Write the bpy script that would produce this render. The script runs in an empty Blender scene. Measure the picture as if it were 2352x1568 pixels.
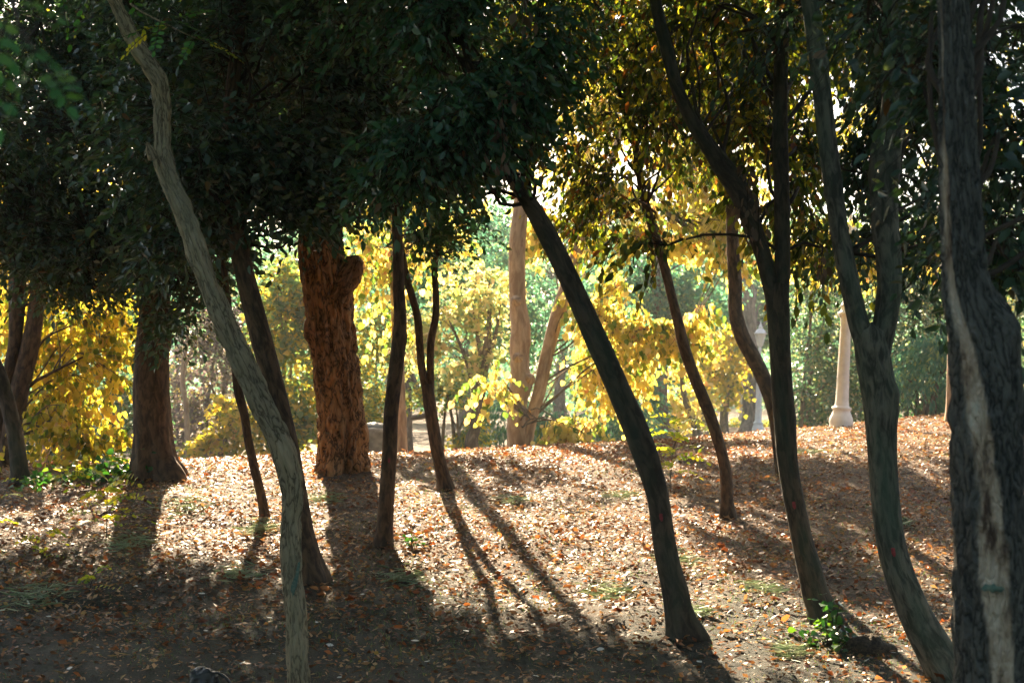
import bpy, math
import numpy as np
from mathutils import Matrix, Vector

# ------------------------------------------------------------------ camera, sky, sun, exposure
SC = bpy.context.scene
COL = SC.collection
R = math.radians
EYE = np.array((0.0, 0.0, 1.65))
PITCH = math.atan((880 - 784) / 3267)
cam_d = bpy.data.cameras.new("camera")
cam = bpy.data.objects.new("camera", cam_d)
COL.objects.link(cam)
cam.location = EYE
cam.rotation_euler = (math.pi / 2 + PITCH, 0, 0)
cam_d.lens = 50; cam_d.sensor_width = 36
cam_d.clip_start = 0.05; cam_d.clip_end = 2000
cam_d.dof.use_dof = True; cam_d.dof.focus_distance = 10.0; cam_d.dof.aperture_fstop = 4.0
SC.camera = cam

SUN_EL, SUN_AZ = R(29.0), R(-11.5)          # azimuth measured from the view direction, to the left
sun_dir = Vector((math.sin(SUN_AZ) * math.cos(SUN_EL), math.cos(SUN_AZ) * math.cos(SUN_EL), math.sin(SUN_EL)))
world = bpy.data.worlds.new("World"); SC.world = world; world.use_nodes = True
wn = world.node_tree.nodes; wl = world.node_tree.links
for n in list(wn): wn.remove(n)
sky = wn.new("ShaderNodeTexSky"); sky.sky_type = 'NISHITA'; sky.sun_disc = False
sky.sun_elevation = SUN_EL; sky.sun_rotation = SUN_AZ
sky.air_density = 1.0; sky.dust_density = 2.0
bg = wn.new("ShaderNodeBackground"); bg.inputs[1].default_value = 0.05
wo = wn.new("ShaderNodeOutputWorld")
wl.new(sky.outputs[0], bg.inputs[0]); wl.new(bg.outputs[0], wo.inputs[0])
sd = bpy.data.lights.new("sun", 'SUN'); sd.energy = 5.0; sd.angle = R(0.5); sd.color = (1.0, 0.80, 0.55)
so = bpy.data.objects.new("sun", sd); COL.objects.link(so)
so.rotation_euler = sun_dir.to_track_quat('Z', 'Y').to_euler()
SC.view_settings.view_transform = 'Standard'; SC.view_settings.look = 'None'
SC.view_settings.exposure = 2.75; SC.view_settings.gamma = 1.0; SC.view_settings.use_curve_mapping = False
SC.render.engine = 'CYCLES'
cy = SC.cycles
cy.use_denoising = True; cy.use_adaptive_sampling = True; cy.adaptive_threshold = 0.02
cy.max_bounces = 9; cy.diffuse_bounces = 4; cy.glossy_bounces = 2; cy.transmission_bounces = 5; cy.volume_bounces = 1
cy.transparent_max_bounces = 6
cy.sample_clamp_indirect = 6.0
cy.caustics_reflective = False; cy.caustics_refractive = False
SC.render.use_persistent_data = False

# ------------------------------------------------------------------ small tools
rng = np.random.default_rng(11)
K = 3267.0
cp, sp_ = math.cos(PITCH), math.sin(PITCH)

def at(px, py, d):
    """point at depth y = d seen at (px, py) of the 2352 x 1568 photograph"""
    a = (px - 1176) / K; b = (784 - py) / K
    v = np.array((a, cp - b * sp_, sp_ + b * cp))
    return EYE + v * (d / v[1])

def to_px(P):
    P = np.atleast_2d(P) - EYE
    f = P[:, 1] * cp + P[:, 2] * sp_; u = -P[:, 1] * sp_ + P[:, 2] * cp
    f = np.where(f < 0.05, 0.05, f)
    return 1176 + P[:, 0] / f * K, 784 - u / f * K

def hash3(i, j, k, seed):
    n = (i * 73856093) ^ (j * 19349663) ^ (k * 83492791) ^ (seed * 2654435)
    n = (n ^ (n >> 13)) * 1274126177 & 0x7fffffff
    n = (n ^ (n >> 15)) * 1103515245 & 0x7fffffff
    return (n & 0xffff) / 65535.0

def noise(P, seed=0):
    P = np.asarray(P, float); i = np.floor(P).astype(np.int64); f = P - i; f = f * f * (3 - 2 * f)
    r = 0
    for a in (0, 1):
        for b in (0, 1):
            for c in (0, 1):
                w = (f[..., 0] if a else 1 - f[..., 0]) * (f[..., 1] if b else 1 - f[..., 1]) * (f[..., 2] if c else 1 - f[..., 2])
                r = r + w * hash3(i[..., 0] + a, i[..., 1] + b, i[..., 2] + c, seed)
    return r

def fbm(P, seed=0, o=3):
    P = np.asarray(P, float); r = 0; a = 0.5; t = 0
    for k in range(o):
        r = r + a * noise(P * 2 ** k, seed + k); t += a; a *= 0.5
    return r / t

def unit(v):
    v = np.asarray(v, float)
    return v / np.maximum(np.linalg.norm(v, axis=-1, keepdims=True), 1e-9)

def mesh_from(name, V, quads=None, tris=None, smooth=True):
    me = bpy.data.meshes.new(name)
    V = np.asarray(V, np.float32)
    nq = 0 if quads is None else len(quads); nt = 0 if tris is None else len(tris)
    me.vertices.add(len(V)); me.vertices.foreach_set("co", V.ravel())
    idx = []
    if nq: idx.append(np.asarray(quads, np.int32).ravel())
    if nt: idx.append(np.asarray(tris, np.int32).ravel())
    idx = np.concatenate(idx)
    me.loops.add(len(idx)); me.loops.foreach_set("vertex_index", idx)
    me.polygons.add(nq + nt)
    st = np.concatenate([np.arange(nq) * 4, nq * 4 + np.arange(nt) * 3]).astype(np.int32)
    me.polygons.foreach_set("loop_start", st)
    me.polygons.foreach_set("use_smooth", np.full(nq + nt, smooth, bool))
    me.update(calc_edges=True)
    return me

def link(name, me, mat=None, parent=None, loc=None):
    o = bpy.data.objects.new(name, me); COL.objects.link(o)
    if mat is not None and me is not None and not me.materials: me.materials.append(mat)
    if parent is not None: o.parent = parent
    if loc is not None: o.location = loc
    return o

def tag(o, label=None, cat=None, group=None, kind=None):
    if label: o["label"] = label
    if cat: o["category"] = cat
    if group: o["group"] = group
    if kind: o["kind"] = kind
    return o

def thing(name, loc, label, cat, group=None):
    o = link(name, None); o.location = [float(c) for c in loc]; o.empty_display_size = 0.2
    return tag(o, label, cat, group, "thing")

class Geo:
    """collects vertices and quads in world space; build() shifts them to the parent's base"""
    def __init__(s): s.V = []; s.Q = []; s.A = []; s.n = 0
    def add(s, V, Q, A=None):
        s.V.append(V); s.Q.append(np.asarray(Q) + s.n); s.n += len(V)
        if A is not None: s.A.append(A)
    def build(s, name, mat, parent=None, kind=None, smooth=True):
        if not s.V: return None
        V = np.concatenate(s.V)
        if parent is not None: V = V - np.array(parent.location)
        me = mesh_from(name, V, np.concatenate(s.Q), smooth=smooth)
        if s.A:
            at_ = me.attributes.new("bk", 'FLOAT_VECTOR', 'POINT')
            at_.data.foreach_set("vector", np.concatenate(s.A).astype(np.float32).ravel())
        o = link(name, me, mat, parent)
        if kind: o["kind"] = kind
        return o

def catmull(P, step):
    P = np.asarray(P, float)
    Q = np.vstack([2 * P[0] - P[1], P, 2 * P[-1] - P[-2]])
    out = []
    for i in range(1, len(Q) - 2):
        p0, p1, p2, p3 = Q[i - 1], Q[i], Q[i + 1], Q[i + 2]
        n = max(2, int(np.linalg.norm((p2 - p1)[:3]) / step))
        t = np.linspace(0, 1, n, endpoint=False)[:, None]
        out.append(0.5 * ((2 * p1) + (-p0 + p2) * t + (2 * p0 - 5 * p1 + 4 * p2 - p3) * t ** 2 + (-p0 + 3 * p1 - 3 * p2 + p3) * t ** 3))
    out.append(P[-1:])
    return np.vstack(out)

def tube(P, rad, nseg=12, rough=0.0, seed=0, bark=0.0, bscale=(30., 6.), stretch=0.25, lobes=None):
    """P (n,3), rad (n,) -> verts, quads, bark coordinates"""
    P = np.asarray(P, float); rad = np.asarray(rad, float); n = len(P)
    T = unit(np.gradient(P, axis=0))
    ref = np.array((0, -1.0, 0)) if abs(T[0][1]) < 0.8 else np.array((1.0, 0, 0))
    A = np.zeros_like(P)
    a = unit(ref - T[0] * (ref @ T[0]))
    for i in range(n):
        a = unit(a - T[i] * (a @ T[i])); A[i] = a
    B = np.cross(T, A)
    th = np.linspace(0, 2 * math.pi, nseg, endpoint=False)
    s = np.concatenate([[0], np.cumsum(np.linalg.norm(np.diff(P, axis=0), axis=1))])
    c, si = np.cos(th), np.sin(th)
    rr = np.repeat(rad[:, None], nseg, 1)
    S2 = np.repeat(s[:, None], nseg, 1)
    N = np.stack([c[None] * np.ones((n, 1)), si[None] * np.ones((n, 1)), S2], -1)
    if rough:
        q = N.copy(); q[..., 2] *= 3.0; q[..., :2] *= 1.1
        rr = rr * (1 + rough * (fbm(q, seed) - 0.5) * 2)
    if rough and n > 30 and nseg >= 18:
        rk = np.random.default_rng(seed + 99)
        for _ in range(int(3 + s[-1] * 1.6)):
            t0, s0, am = rk.uniform(0, 2 * math.pi), rk.uniform(.1, s[-1]), rk.uniform(.08, .24)
            dt = np.abs((th[None] - t0 + math.pi) % (2 * math.pi) - math.pi)
            wz = rad.mean() * rk.uniform(.5, 1.1)
            rr = rr * (1 + am * np.exp(-(dt / .42) ** 2 - ((S2 - s0) / wz) ** 2) - .5 * am * np.exp(-(dt / .16) ** 2 - ((S2 - s0) / (wz * .35)) ** 2))
    if lobes is not None: rr = rr * lobes(th[None], S2)
    rm = rad.mean()
    bk = np.stack([c[None] * rm * np.ones((n, 1)), si[None] * rm * np.ones((n, 1)), S2 * stretch], -1)
    if bark:
        q = np.stack([c[None] * rm * bscale[0] * np.ones((n, 1)), si[None] * rm * bscale[0] * np.ones((n, 1)), S2 * bscale[1]], -1)
        w = fbm(q * 0.45, seed + 20, 2)[..., None] * 1.6
        f1 = np.abs(noise(q + w, seed + 9) - 0.5) * 2
        f2 = np.abs(noise(q * 1.9 + w + 7, seed + 12) - 0.5) * 2
        rr = rr + bark * (np.minimum(f1, 0.45) / 0.45 + 0.45 * np.minimum(f2, .5) / .5 - 1.1)
    V = P[:, None] + A[:, None] * (rr * c)[..., None] + B[:, None] * (rr * si)[..., None]
    i = np.arange(n - 1)[:, None]; j = np.arange(nseg)[None]; j2 = (j + 1) % nseg
    Q = np.stack([i * nseg + j, i * nseg + j2, (i + 1) * nseg + j2, (i + 1) * nseg + j], -1).reshape(-1, 4)
    V = V.reshape(-1, 3); bk = bk.reshape(-1, 3)
    # closing cap at the far end: one extra tip vertex ring collapsed to a point
    tip = np.repeat((P[-1] + T[-1] * rad[-1] * 0.6)[None], nseg, 0)
    V = np.vstack([V, tip]); bk = np.vstack([bk, bk[-nseg:]])
    j = np.arange(nseg); j2 = (j + 1) % nseg
    Q = np.vstack([Q, np.stack([(n - 1) * nseg + j, (n - 1) * nseg + j2, n * nseg + j2, n * nseg + j], -1)])
    return V, Q, bk

# ------------------------------------------------------------------ materials
def new_mat(name):
    m = bpy.data.materials.new(name); m.use_nodes = True
    nt = m.node_tree
    for n in list(nt.nodes): nt.nodes.remove(n)
    o = nt.nodes.new("ShaderNodeOutputMaterial")
    return m, nt, o

def ramp(nt, cols, interp='LINEAR'):
    r = nt.nodes.new("ShaderNodeValToRGB"); r.color_ramp.interpolation = interp
    e = r.color_ramp.elements
    while len(e) > 1: e.remove(e[-1])
    e[0].position = cols[0][0]; e[0].color = (*cols[0][1], 1)
    for p, c in cols[1:]:
        x = e.new(p); x.color = (*c, 1)
    return r

def leaf_mat(name, cols, trans=0.45, tmul=(1.3, 1.25, 0.6), rough=0.4, spec=0.5):
    m, nt, o = new_mat(name)
    g = nt.nodes.new("ShaderNodeNewGeometry"); oi = nt.nodes.new("ShaderNodeObjectInfo")
    ad = nt.nodes.new("ShaderNodeMath"); ad.operation = 'ADD'
    fr = nt.nodes.new("ShaderNodeMath"); fr.operation = 'FRACT'
    nt.links.new(g.outputs["Random Per Island"], ad.inputs[0]); nt.links.new(oi.outputs["Random"], ad.inputs[1])
    nt.links.new(ad.outputs[0], fr.inputs[0])
    rp = ramp(nt, cols); nt.links.new(fr.outputs[0], rp.inputs[0])
    pb = nt.nodes.new("ShaderNodeBsdfPrincipled")
    pb.inputs["Roughness"].default_value = rough; pb.inputs["Specular IOR Level"].default_value = spec
    nt.links.new(rp.outputs[0], pb.inputs["Base Color"])
    mu = nt.nodes.new("ShaderNodeMix"); mu.data_type = 'RGBA'; mu.blend_type = 'MULTIPLY'; mu.inputs[0].default_value = 1
    nt.links.new(rp.outputs[0], mu.inputs[6]); mu.inputs[7].default_value = (*tmul, 1)
    tb = nt.nodes.new("ShaderNodeBsdfTranslucent"); nt.links.new(mu.outputs[2], tb.inputs[0])
    mx = nt.nodes.new("ShaderNodeMixShader"); mx.inputs[0].default_value = trans
    nt.links.new(pb.outputs[0], mx.inputs[1]); nt.links.new(tb.outputs[0], mx.inputs[2])
    nt.links.new(mx.outputs[0], o.inputs[0])
    return m

def bark_mat(name, dark, light, scale=38., bump=0.5, dist=0.012, moss=None, rough=0.85, mid=0.5, ridged=False):
    m, nt, o = new_mat(name)
    a = nt.nodes.new("ShaderNodeAttribute"); a.attribute_name = "bk"
    n1 = nt.nodes.new("ShaderNodeTexNoise"); n1.inputs["Scale"].default_value = scale; n1.inputs["Detail"].default_value = 5; n1.inputs["Roughness"].default_value = 0.62
    n1.inputs["Distortion"].default_value = 0.6
    n2 = nt.nodes.new("ShaderNodeTexNoise"); n2.inputs["Scale"].default_value = 5.0; n2.inputs["Detail"].default_value = 3
    nt.links.new(a.outputs["Vector"], n1.inputs["Vector"]); nt.links.new(a.outputs["Vector"], n2.inputs["Vector"])
    hsock = n1.outputs[0]
    if ridged:
        n1.inputs["Detail"].default_value = 3.0; n1.inputs["Distortion"].default_value = 0.25
        a1 = nt.nodes.new("ShaderNodeMath"); a1.operation = 'SUBTRACT'; a1.inputs[1].default_value = .5; nt.links.new(n1.outputs[0], a1.inputs[0])
        a2 = nt.nodes.new("ShaderNodeMath"); a2.operation = 'ABSOLUTE'; nt.links.new(a1.outputs[0], a2.inputs[0])
        a3 = nt.nodes.new("ShaderNodeMath"); a3.operation = 'MULTIPLY'; a3.inputs[1].default_value = 4.5; a3.use_clamp = True; nt.links.new(a2.outputs[0], a3.inputs[0])
        hsock = a3.outputs[0]
        md = tuple((x + 2 * y) / 3 for x, y in zip(dark, light))
        rp = ramp(nt, [(.03, dark), (.22, md), (.85, light)])
    else:
        rp = ramp(nt, [(mid - 0.09, dark), (mid + 0.09, light)])
    nt.links.new(hsock, rp.inputs[0])
    col = rp.outputs[0]
    rp2 = ramp(nt, [(0.35, (0.6, 0.6, 0.6)), (0.65, (1.15, 1.12, 1.05))]); nt.links.new(n2.outputs[0], rp2.inputs[0])
    mu = nt.nodes.new("ShaderNodeMix"); mu.data_type = 'RGBA'; mu.blend_type = 'MULTIPLY'; mu.inputs[0].default_value = 1
    nt.links.new(col, mu.inputs[6]); nt.links.new(rp2.outputs[0], mu.inputs[7]); col = mu.outputs[2]
    if moss:
        n3 = nt.nodes.new("ShaderNodeTexNoise"); n3.inputs["Scale"].default_value = 7.0; n3.inputs["Detail"].default_value = 6
        nt.links.new(a.outputs["Vector"], n3.inputs["Vector"])
        r3 = ramp(nt, [(0.46, (0, 0, 0)), (0.66, (0.75, 0.75, 0.75))]); nt.links.new(n3.outputs[0], r3.inputs[0])
        mm = nt.nodes.new("ShaderNodeMix"); mm.data_type = 'RGBA'; nt.links.new(r3.outputs[0], mm.inputs[0])
        nt.links.new(col, mm.inputs[6]); mm.inputs[7].default_value = (*moss, 1); col = mm.outputs[2]
    pb = nt.nodes.new("ShaderNodeBsdfPrincipled"); pb.inputs["Roughness"].default_value = rough
    pb.inputs["Specular IOR Level"].default_value = 0.25
    nt.links.new(col, pb.inputs["Base Color"])
    b = nt.nodes.new("ShaderNodeBump"); b.inputs["Strength"].default_value = bump; b.inputs["Distance"].default_value = dist
    nt.links.new(hsock, b.inputs["Height"]); nt.links.new(b.outputs[0], pb.inputs["Normal"])
    nt.links.new(pb.outputs[0], o.inputs[0])
    return m

def plain_mat(name, c1, c2, scale=8., rough=0.7, bump=0.1, emission=None):
    m, nt, o = new_mat(name)
    tc = nt.nodes.new("ShaderNodeTexCoord")
    n1 = nt.nodes.new("ShaderNodeTexNoise"); n1.inputs["Scale"].default_value = scale; n1.inputs["Detail"].default_value = 5
    nt.links.new(tc.outputs["Object"], n1.inputs["Vector"])
    rp = ramp(nt, [(0.35, c1), (0.65, c2)]); nt.links.new(n1.outputs[0], rp.inputs[0])
    pb = nt.nodes.new("ShaderNodeBsdfPrincipled"); pb.inputs["Roughness"].default_value = rough
    nt.links.new(rp.outputs[0], pb.inputs["Base Color"])
    b = nt.nodes.new("ShaderNodeBump"); b.inputs["Strength"].default_value = bump; b.inputs["Distance"].default_value = 0.02
    nt.links.new(n1.outputs[0], b.inputs["Height"]); nt.links.new(b.outputs[0], pb.inputs["Normal"])
    nt.links.new(pb.outputs[0], o.inputs[0])
    return m

LAUREL = leaf_mat("laurel_leaf", [(0, (0.026, 0.064, 0.05)), (0.5, (0.034, 0.086, 0.064)), (0.85, (0.046, 0.10, 0.052)), (0.975, (0.07, 0.10, 0.03)), (0.995, (0.12, 0.06, 0.025))], 0.32, (2.2, 2.0, 0.7), 0.33, 0.85)
LAUREL_G = leaf_mat("laurel_leaf_green", [(0, (0.022, 0.085, 0.05)), (0.6, (0.035, 0.125, 0.07)), (0.92, (0.055, 0.14, 0.06)), (0.985, (0.10, 0.12, 0.03)), (1, (0.14, 0.07, 0.03))], 0.34, (2.2, 1.9, 0.6), 0.34, 0.8)
OLIVE = leaf_mat("laurel_leaf_olive", [(0, (0.025, 0.05, 0.022)), (0.3, (0.05, 0.085, 0.02)), (0.55, (0.13, 0.16, 0.03)), (0.82, (0.32, 0.29, 0.045)), (0.93, (0.14, 0.07, 0.03)), (1, (0.26, 0.09, 0.03))], 0.55, (1.8, 1.7, 0.5), 0.42, 0.5)
YELLOW = leaf_mat("yellow_leaf", [(0, (0.10, 0.20, 0.03)), (0.10, (0.16, 0.27, 0.04)), (0.22, (0.46, 0.46, 0.08)), (0.35, (0.72, 0.60, 0.12)), (0.75, (0.84, 0.71, 0.22)), (0.93, (0.86, 0.68, 0.36)), (1, (0.62, 0.27, 0.09))], 0.66, (1.08, 1.08, 0.85), 0.45, 0.4)
GOLD = leaf_mat("gold_leaf", [(0, (0.10, 0.17, 0.025)), (0.30, (0.34, 0.36, 0.05)), (0.55, (0.64, 0.51, 0.07)), (0.87, (0.76, 0.60, 0.12)), (1, (0.60, 0.34, 0.12))], 0.66, (1.15, 1.1, 0.6), 0.45, 0.4)
MAPLE = leaf_mat("maple_leaf", [(0, (0.10, 0.20, 0.09)), (0.45, (0.16, 0.27, 0.11)), (0.62, (0.34, 0.36, 0.09)), (0.85, (0.66, 0.50, 0.10)), (1, (0.70, 0.52, 0.14))], 0.72, (1.4, 1.3, 0.7), 0.45)
PASTEL = leaf_mat("pale_yellow_green_leaf", [(0, (0.14, 0.24, 0.10)), (0.3, (0.38, 0.46, 0.18)), (0.6, (0.72, 0.64, 0.26)), (0.85, (0.86, 0.72, 0.38)), (1, (0.84, 0.62, 0.42))], 0.74, (1.1, 1.1, 0.95), 0.45, 0.4)
FARGREEN = leaf_mat("far_green_leaf", [(0, (0.07, 0.17, 0.11)), (0.6, (0.11, 0.23, 0.15)), (0.9, (0.20, 0.29, 0.13)), (1, (0.44, 0.42, 0.14))], 0.62, (1.15, 1.55, 1.35), 0.4)
SHRUB = leaf_mat("shrub_leaf", [(0, (0.05, 0.11, 0.065)), (0.6, (0.09, 0.17, 0.095)), (0.8, (0.17, 0.21, 0.10)), (0.92, (0.46, 0.38, 0.16)), (1, (0.42, 0.29, 0.20))], 0.5, (1.25, 1.5, 1.05), 0.24, 1.0)
PURPLE = leaf_mat("purple_leaf", [(0, (0.13, 0.10, 0.12)), (0.5, (0.19, 0.15, 0.17)), (0.8, (0.15, 0.18, 0.12)), (1, (0.42, 0.34, 0.12))], 0.5, (1.3, 1.2, 1.0), 0.45)
DEAD = leaf_mat("dead_leaf_brown", [(0, (0.10, 0.065, 0.04)), (0.5, (0.17, 0.115, 0.075)), (1, (0.24, 0.17, 0.11))], 0.3, (1.2, 1.0, 0.7), 0.6)
LOCUST = leaf_mat("locust_leaf", [(0, (0.20, 0.34, 0.04)), (0.4, (0.40, 0.44, 0.05)), (1, (0.68, 0.60, 0.07))], 0.55, (1.2, 1.15, 0.5), 0.45)
LOCUST_G = leaf_mat("locust_leaf_green", [(0, (0.04, 0.16, 0.05)), (0.6, (0.06, 0.22, 0.05)), (1, (0.16, 0.30, 0.05))], 0.5, (1.4, 1.3, 0.5), 0.45)
IVY = leaf_mat("ivy_leaf", [(0, (0.02, 0.075, 0.03)), (0.6, (0.035, 0.11, 0.03)), (1, (0.13, 0.19, 0.03))], 0.4, (1.7, 1.9, 0.5), 0.28, 0.6)
LITTER = leaf_mat("leaf_litter", [(0, (0.10, 0.05, 0.025)), (0.25, (0.24, 0.135, 0.065)), (0.5, (0.44, 0.265, 0.13)), (0.68, (0.62, 0.41, 0.22)), (0.78, (0.16, 0.075, 0.035)), (0.90, (0.42, 0.15, 0.05)), (0.95, (0.36, 0.27, 0.06)), (1, (0.66, 0.47, 0.28))], 0.28, (1.1, 0.92, 0.66), 0.5, 0.28)
lnt = LITTER.node_tree
lr = [n for n in lnt.nodes if n.type == 'VALTORGB'][0]
ltc = lnt.nodes.new('ShaderNodeTexCoord'); lno = lnt.nodes.new('ShaderNodeTexNoise'); lno.inputs['Scale'].default_value = 1.7; lno.inputs['Detail'].default_value = 5
lnt.links.new(ltc.outputs['Object'], lno.inputs['Vector'])
lr2 = ramp(lnt, [(.38, (.48, .36, .28)), (.5, (.95, .90, .85)), (.62, (1.15, 1.1, 1.05))]); lnt.links.new(lno.outputs[0], lr2.inputs[0])
lm = lnt.nodes.new('ShaderNodeMix'); lm.data_type = 'RGBA'; lm.blend_type = 'MULTIPLY'; lm.inputs[0].default_value = 1
louts = [l.to_socket for l in lnt.links if l.from_node == lr]
lnt.links.new(lr.outputs[0], lm.inputs[6]); lnt.links.new(lr2.outputs[0], lm.inputs[7])
for k_ in louts: lnt.links.new(lm.outputs[2], k_)
DRYORANGE = leaf_mat("dry_orange_leaf", [(0, (0.15, 0.05, 0.02)), (0.45, (0.28, 0.10, 0.035)), (0.75, (0.40, 0.18, 0.06)), (1, (0.36, 0.21, 0.11))], 0.4, (1.25, 1.0, 0.7), 0.5)
GRASS = leaf_mat("grass_blade", [(0, (0.07, 0.16, 0.05)), (0.6, (0.15, 0.22, 0.07)), (1, (0.32, 0.33, 0.12))], 0.4, (1.3, 1.3, 0.7), 0.5)
CUTGRASS = leaf_mat("cut_grass_blade", [(0, (0.28, 0.40, 0.22)), (0.6, (0.45, 0.52, 0.32)), (1, (0.62, 0.62, 0.44))], 0.35, (1.0, 1.0, 0.95), 0.5)

B_DARK = bark_mat("smooth_dark_bark", (0.05, 0.042, 0.032), (0.13, 0.10, 0.072), 34, 0.8, 0.01, moss=(0.05, 0.075, 0.05))
B_BROWN = bark_mat("smooth_brown_bark", (0.06, 0.038, 0.025), (0.17, 0.105, 0.062), 34, 0.8, 0.01)
B_GREY = bark_mat("grey_mossy_bark", (0.055, 0.058, 0.046), (0.20, 0.19, 0.15), 34, 0.9, 0.012, moss=(0.09, 0.13, 0.09))
B_LOCUST = bark_mat("furrowed_tan_bark", (0.13, 0.10, 0.06), (0.54, 0.44, 0.285), 38, 1.0, 0.012, moss=(0.30, 0.27, 0.175), ridged=True)
B_ROUGH = bark_mat("deeply_furrowed_bark", (0.07, 0.035, 0.018), (0.50, 0.26, 0.12), 24, 1.0, 0.03, ridged=True)
B_PALE = bark_mat("pale_pinkish_bark", (0.34, 0.23, 0.16), (0.54, 0.40, 0.29), 14, 0.4, 0.006)
B_HAZY = bark_mat("grey_brown_bark", (0.10, 0.085, 0.07), (0.22, 0.18, 0.145), 20, 0.5, 0.008)
B_TWIG = bark_mat("twig_bark", (0.035, 0.027, 0.02), (0.07, 0.052, 0.038), 30, 0.2, 0.003)

# ------------------------------------------------------------------ the ground
_cx = np.array([-30, -5.04, -3.44, -1.78, -.13, 1.71, 3.63, 4.98, 6.26, 9, 30])
_cz = np.array([.55, .74, .80, .835, .865, .885, .965, 1.0, 1.12, 1.3, 1.5])
_cy = np.array([13.5, 14, 14.6, 15.5, 16, 17.2, 19, 20.5, 21, 21.5, 22])
def ground_z(x, y):
    x = np.asarray(x, float); y = np.asarray(y, float)
    zc = sum(np.interp(x + o, _cx, _cz) for o in (-.6, -.3, 0, .3, .6)) / 5
    yc = sum(np.interp(x + o, _cx, _cy) for o in (-.6, -.3, 0, .3, .6)) / 5
    t = np.clip((y - 6) / (yc - 6), 0, 1)
    s = t * t * (3 - 2 * t) * .6 + .4 * (t - t ** 6 / 6) / (5 / 6)
    d = np.clip((y - yc) / 11, 0, 1); f = d * d * (3 - 2 * d)
    z = zc * s * (1 - f) + f * 0.22
    q = np.stack([x, y, np.zeros_like(x)], -1)
    near = np.exp(-(np.maximum(y - 24, 0) / 10) ** 2)
    z = z + near * ((fbm(q * 0.9, 3) - .5) * .10 + (fbm(q * 4.0, 5) - .5) * .035)
    return z

def ground_hit(px, py, dmax=60):
    d = np.arange(4, dmax, 0.02)
    a = (px - 1176) / K; b = (784 - py) / K
    v = np.array((a, cp - b * sp_, sp_ + b * cp)); v = v / v[1]
    P = EYE + d[:, None] * v
    h = P[:, 2] - ground_z(P[:, 0], P[:, 1])
    k = np.argmax(h < 0) if (h < 0).any() else len(d) - 1
    return P[k]

xs = np.unique(np.concatenate([np.linspace(-400, -12, 24), np.arange(-12, 12.01, .11), np.linspace(12, 400, 24)]))
ys = np.unique(np.concatenate([np.linspace(-60, 4, 14), np.arange(4, 24, .11), np.linspace(24, 60, 60), np.linspace(60, 700, 30)]))
X, Y = np.meshgrid(xs, ys)
Z = ground_z(X, Y)
nx = len(xs); i = np.arange(len(ys) - 1)[:, None]; j = np.arange(nx - 1)[None]
Q = np.stack([i * nx + j, i * nx + j + 1, (i + 1) * nx + j + 1, (i + 1) * nx + j], -1).reshape(-1, 4)
m, nt, o_ = new_mat("shade_toned_soil")
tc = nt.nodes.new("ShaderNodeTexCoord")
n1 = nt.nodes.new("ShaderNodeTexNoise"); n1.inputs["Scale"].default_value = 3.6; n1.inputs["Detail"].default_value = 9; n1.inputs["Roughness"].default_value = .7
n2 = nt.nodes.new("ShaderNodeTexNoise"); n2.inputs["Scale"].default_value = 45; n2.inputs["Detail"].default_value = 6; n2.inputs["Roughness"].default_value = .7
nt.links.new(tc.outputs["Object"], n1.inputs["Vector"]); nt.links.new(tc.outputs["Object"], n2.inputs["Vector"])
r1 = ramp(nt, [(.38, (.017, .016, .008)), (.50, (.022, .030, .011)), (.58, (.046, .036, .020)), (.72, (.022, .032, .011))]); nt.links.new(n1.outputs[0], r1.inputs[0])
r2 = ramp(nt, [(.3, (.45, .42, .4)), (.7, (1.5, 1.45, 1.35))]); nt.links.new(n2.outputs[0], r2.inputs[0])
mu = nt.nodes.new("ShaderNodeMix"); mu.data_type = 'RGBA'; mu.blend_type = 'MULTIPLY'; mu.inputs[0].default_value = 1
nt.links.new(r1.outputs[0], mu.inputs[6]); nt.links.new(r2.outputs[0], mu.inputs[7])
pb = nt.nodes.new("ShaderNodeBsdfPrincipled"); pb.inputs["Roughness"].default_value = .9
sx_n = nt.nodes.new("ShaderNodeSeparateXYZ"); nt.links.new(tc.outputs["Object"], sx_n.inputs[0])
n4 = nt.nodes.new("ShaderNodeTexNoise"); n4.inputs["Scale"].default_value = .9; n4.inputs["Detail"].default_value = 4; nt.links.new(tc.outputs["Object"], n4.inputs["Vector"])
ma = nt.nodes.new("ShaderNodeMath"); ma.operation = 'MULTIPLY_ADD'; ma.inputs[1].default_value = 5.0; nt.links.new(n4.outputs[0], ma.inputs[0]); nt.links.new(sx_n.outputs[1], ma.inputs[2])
mr = nt.nodes.new("ShaderNodeMapRange"); mr.inputs[1].default_value = 11.0; mr.inputs[2].default_value = 13.4; nt.links.new(ma.outputs[0], mr.inputs[0])  # tan thatch on the bank; front soil colour darkened to deepen the shade
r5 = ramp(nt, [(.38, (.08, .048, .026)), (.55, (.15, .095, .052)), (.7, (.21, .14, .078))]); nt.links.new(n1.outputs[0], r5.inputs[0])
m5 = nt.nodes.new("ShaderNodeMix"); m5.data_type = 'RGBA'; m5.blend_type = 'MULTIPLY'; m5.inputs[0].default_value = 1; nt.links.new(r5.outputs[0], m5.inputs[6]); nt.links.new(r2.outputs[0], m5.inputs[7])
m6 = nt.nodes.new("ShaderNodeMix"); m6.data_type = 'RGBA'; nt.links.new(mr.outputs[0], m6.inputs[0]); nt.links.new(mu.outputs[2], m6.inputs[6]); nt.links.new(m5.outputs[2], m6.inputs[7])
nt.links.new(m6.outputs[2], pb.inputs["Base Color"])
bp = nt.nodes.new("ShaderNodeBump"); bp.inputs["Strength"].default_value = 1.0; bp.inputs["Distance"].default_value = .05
nt.links.new(n2.outputs[0], bp.inputs["Height"]); nt.links.new(bp.outputs[0], pb.inputs["Normal"]); nt.links.new(pb.outputs[0], o_.inputs[0])
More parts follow.
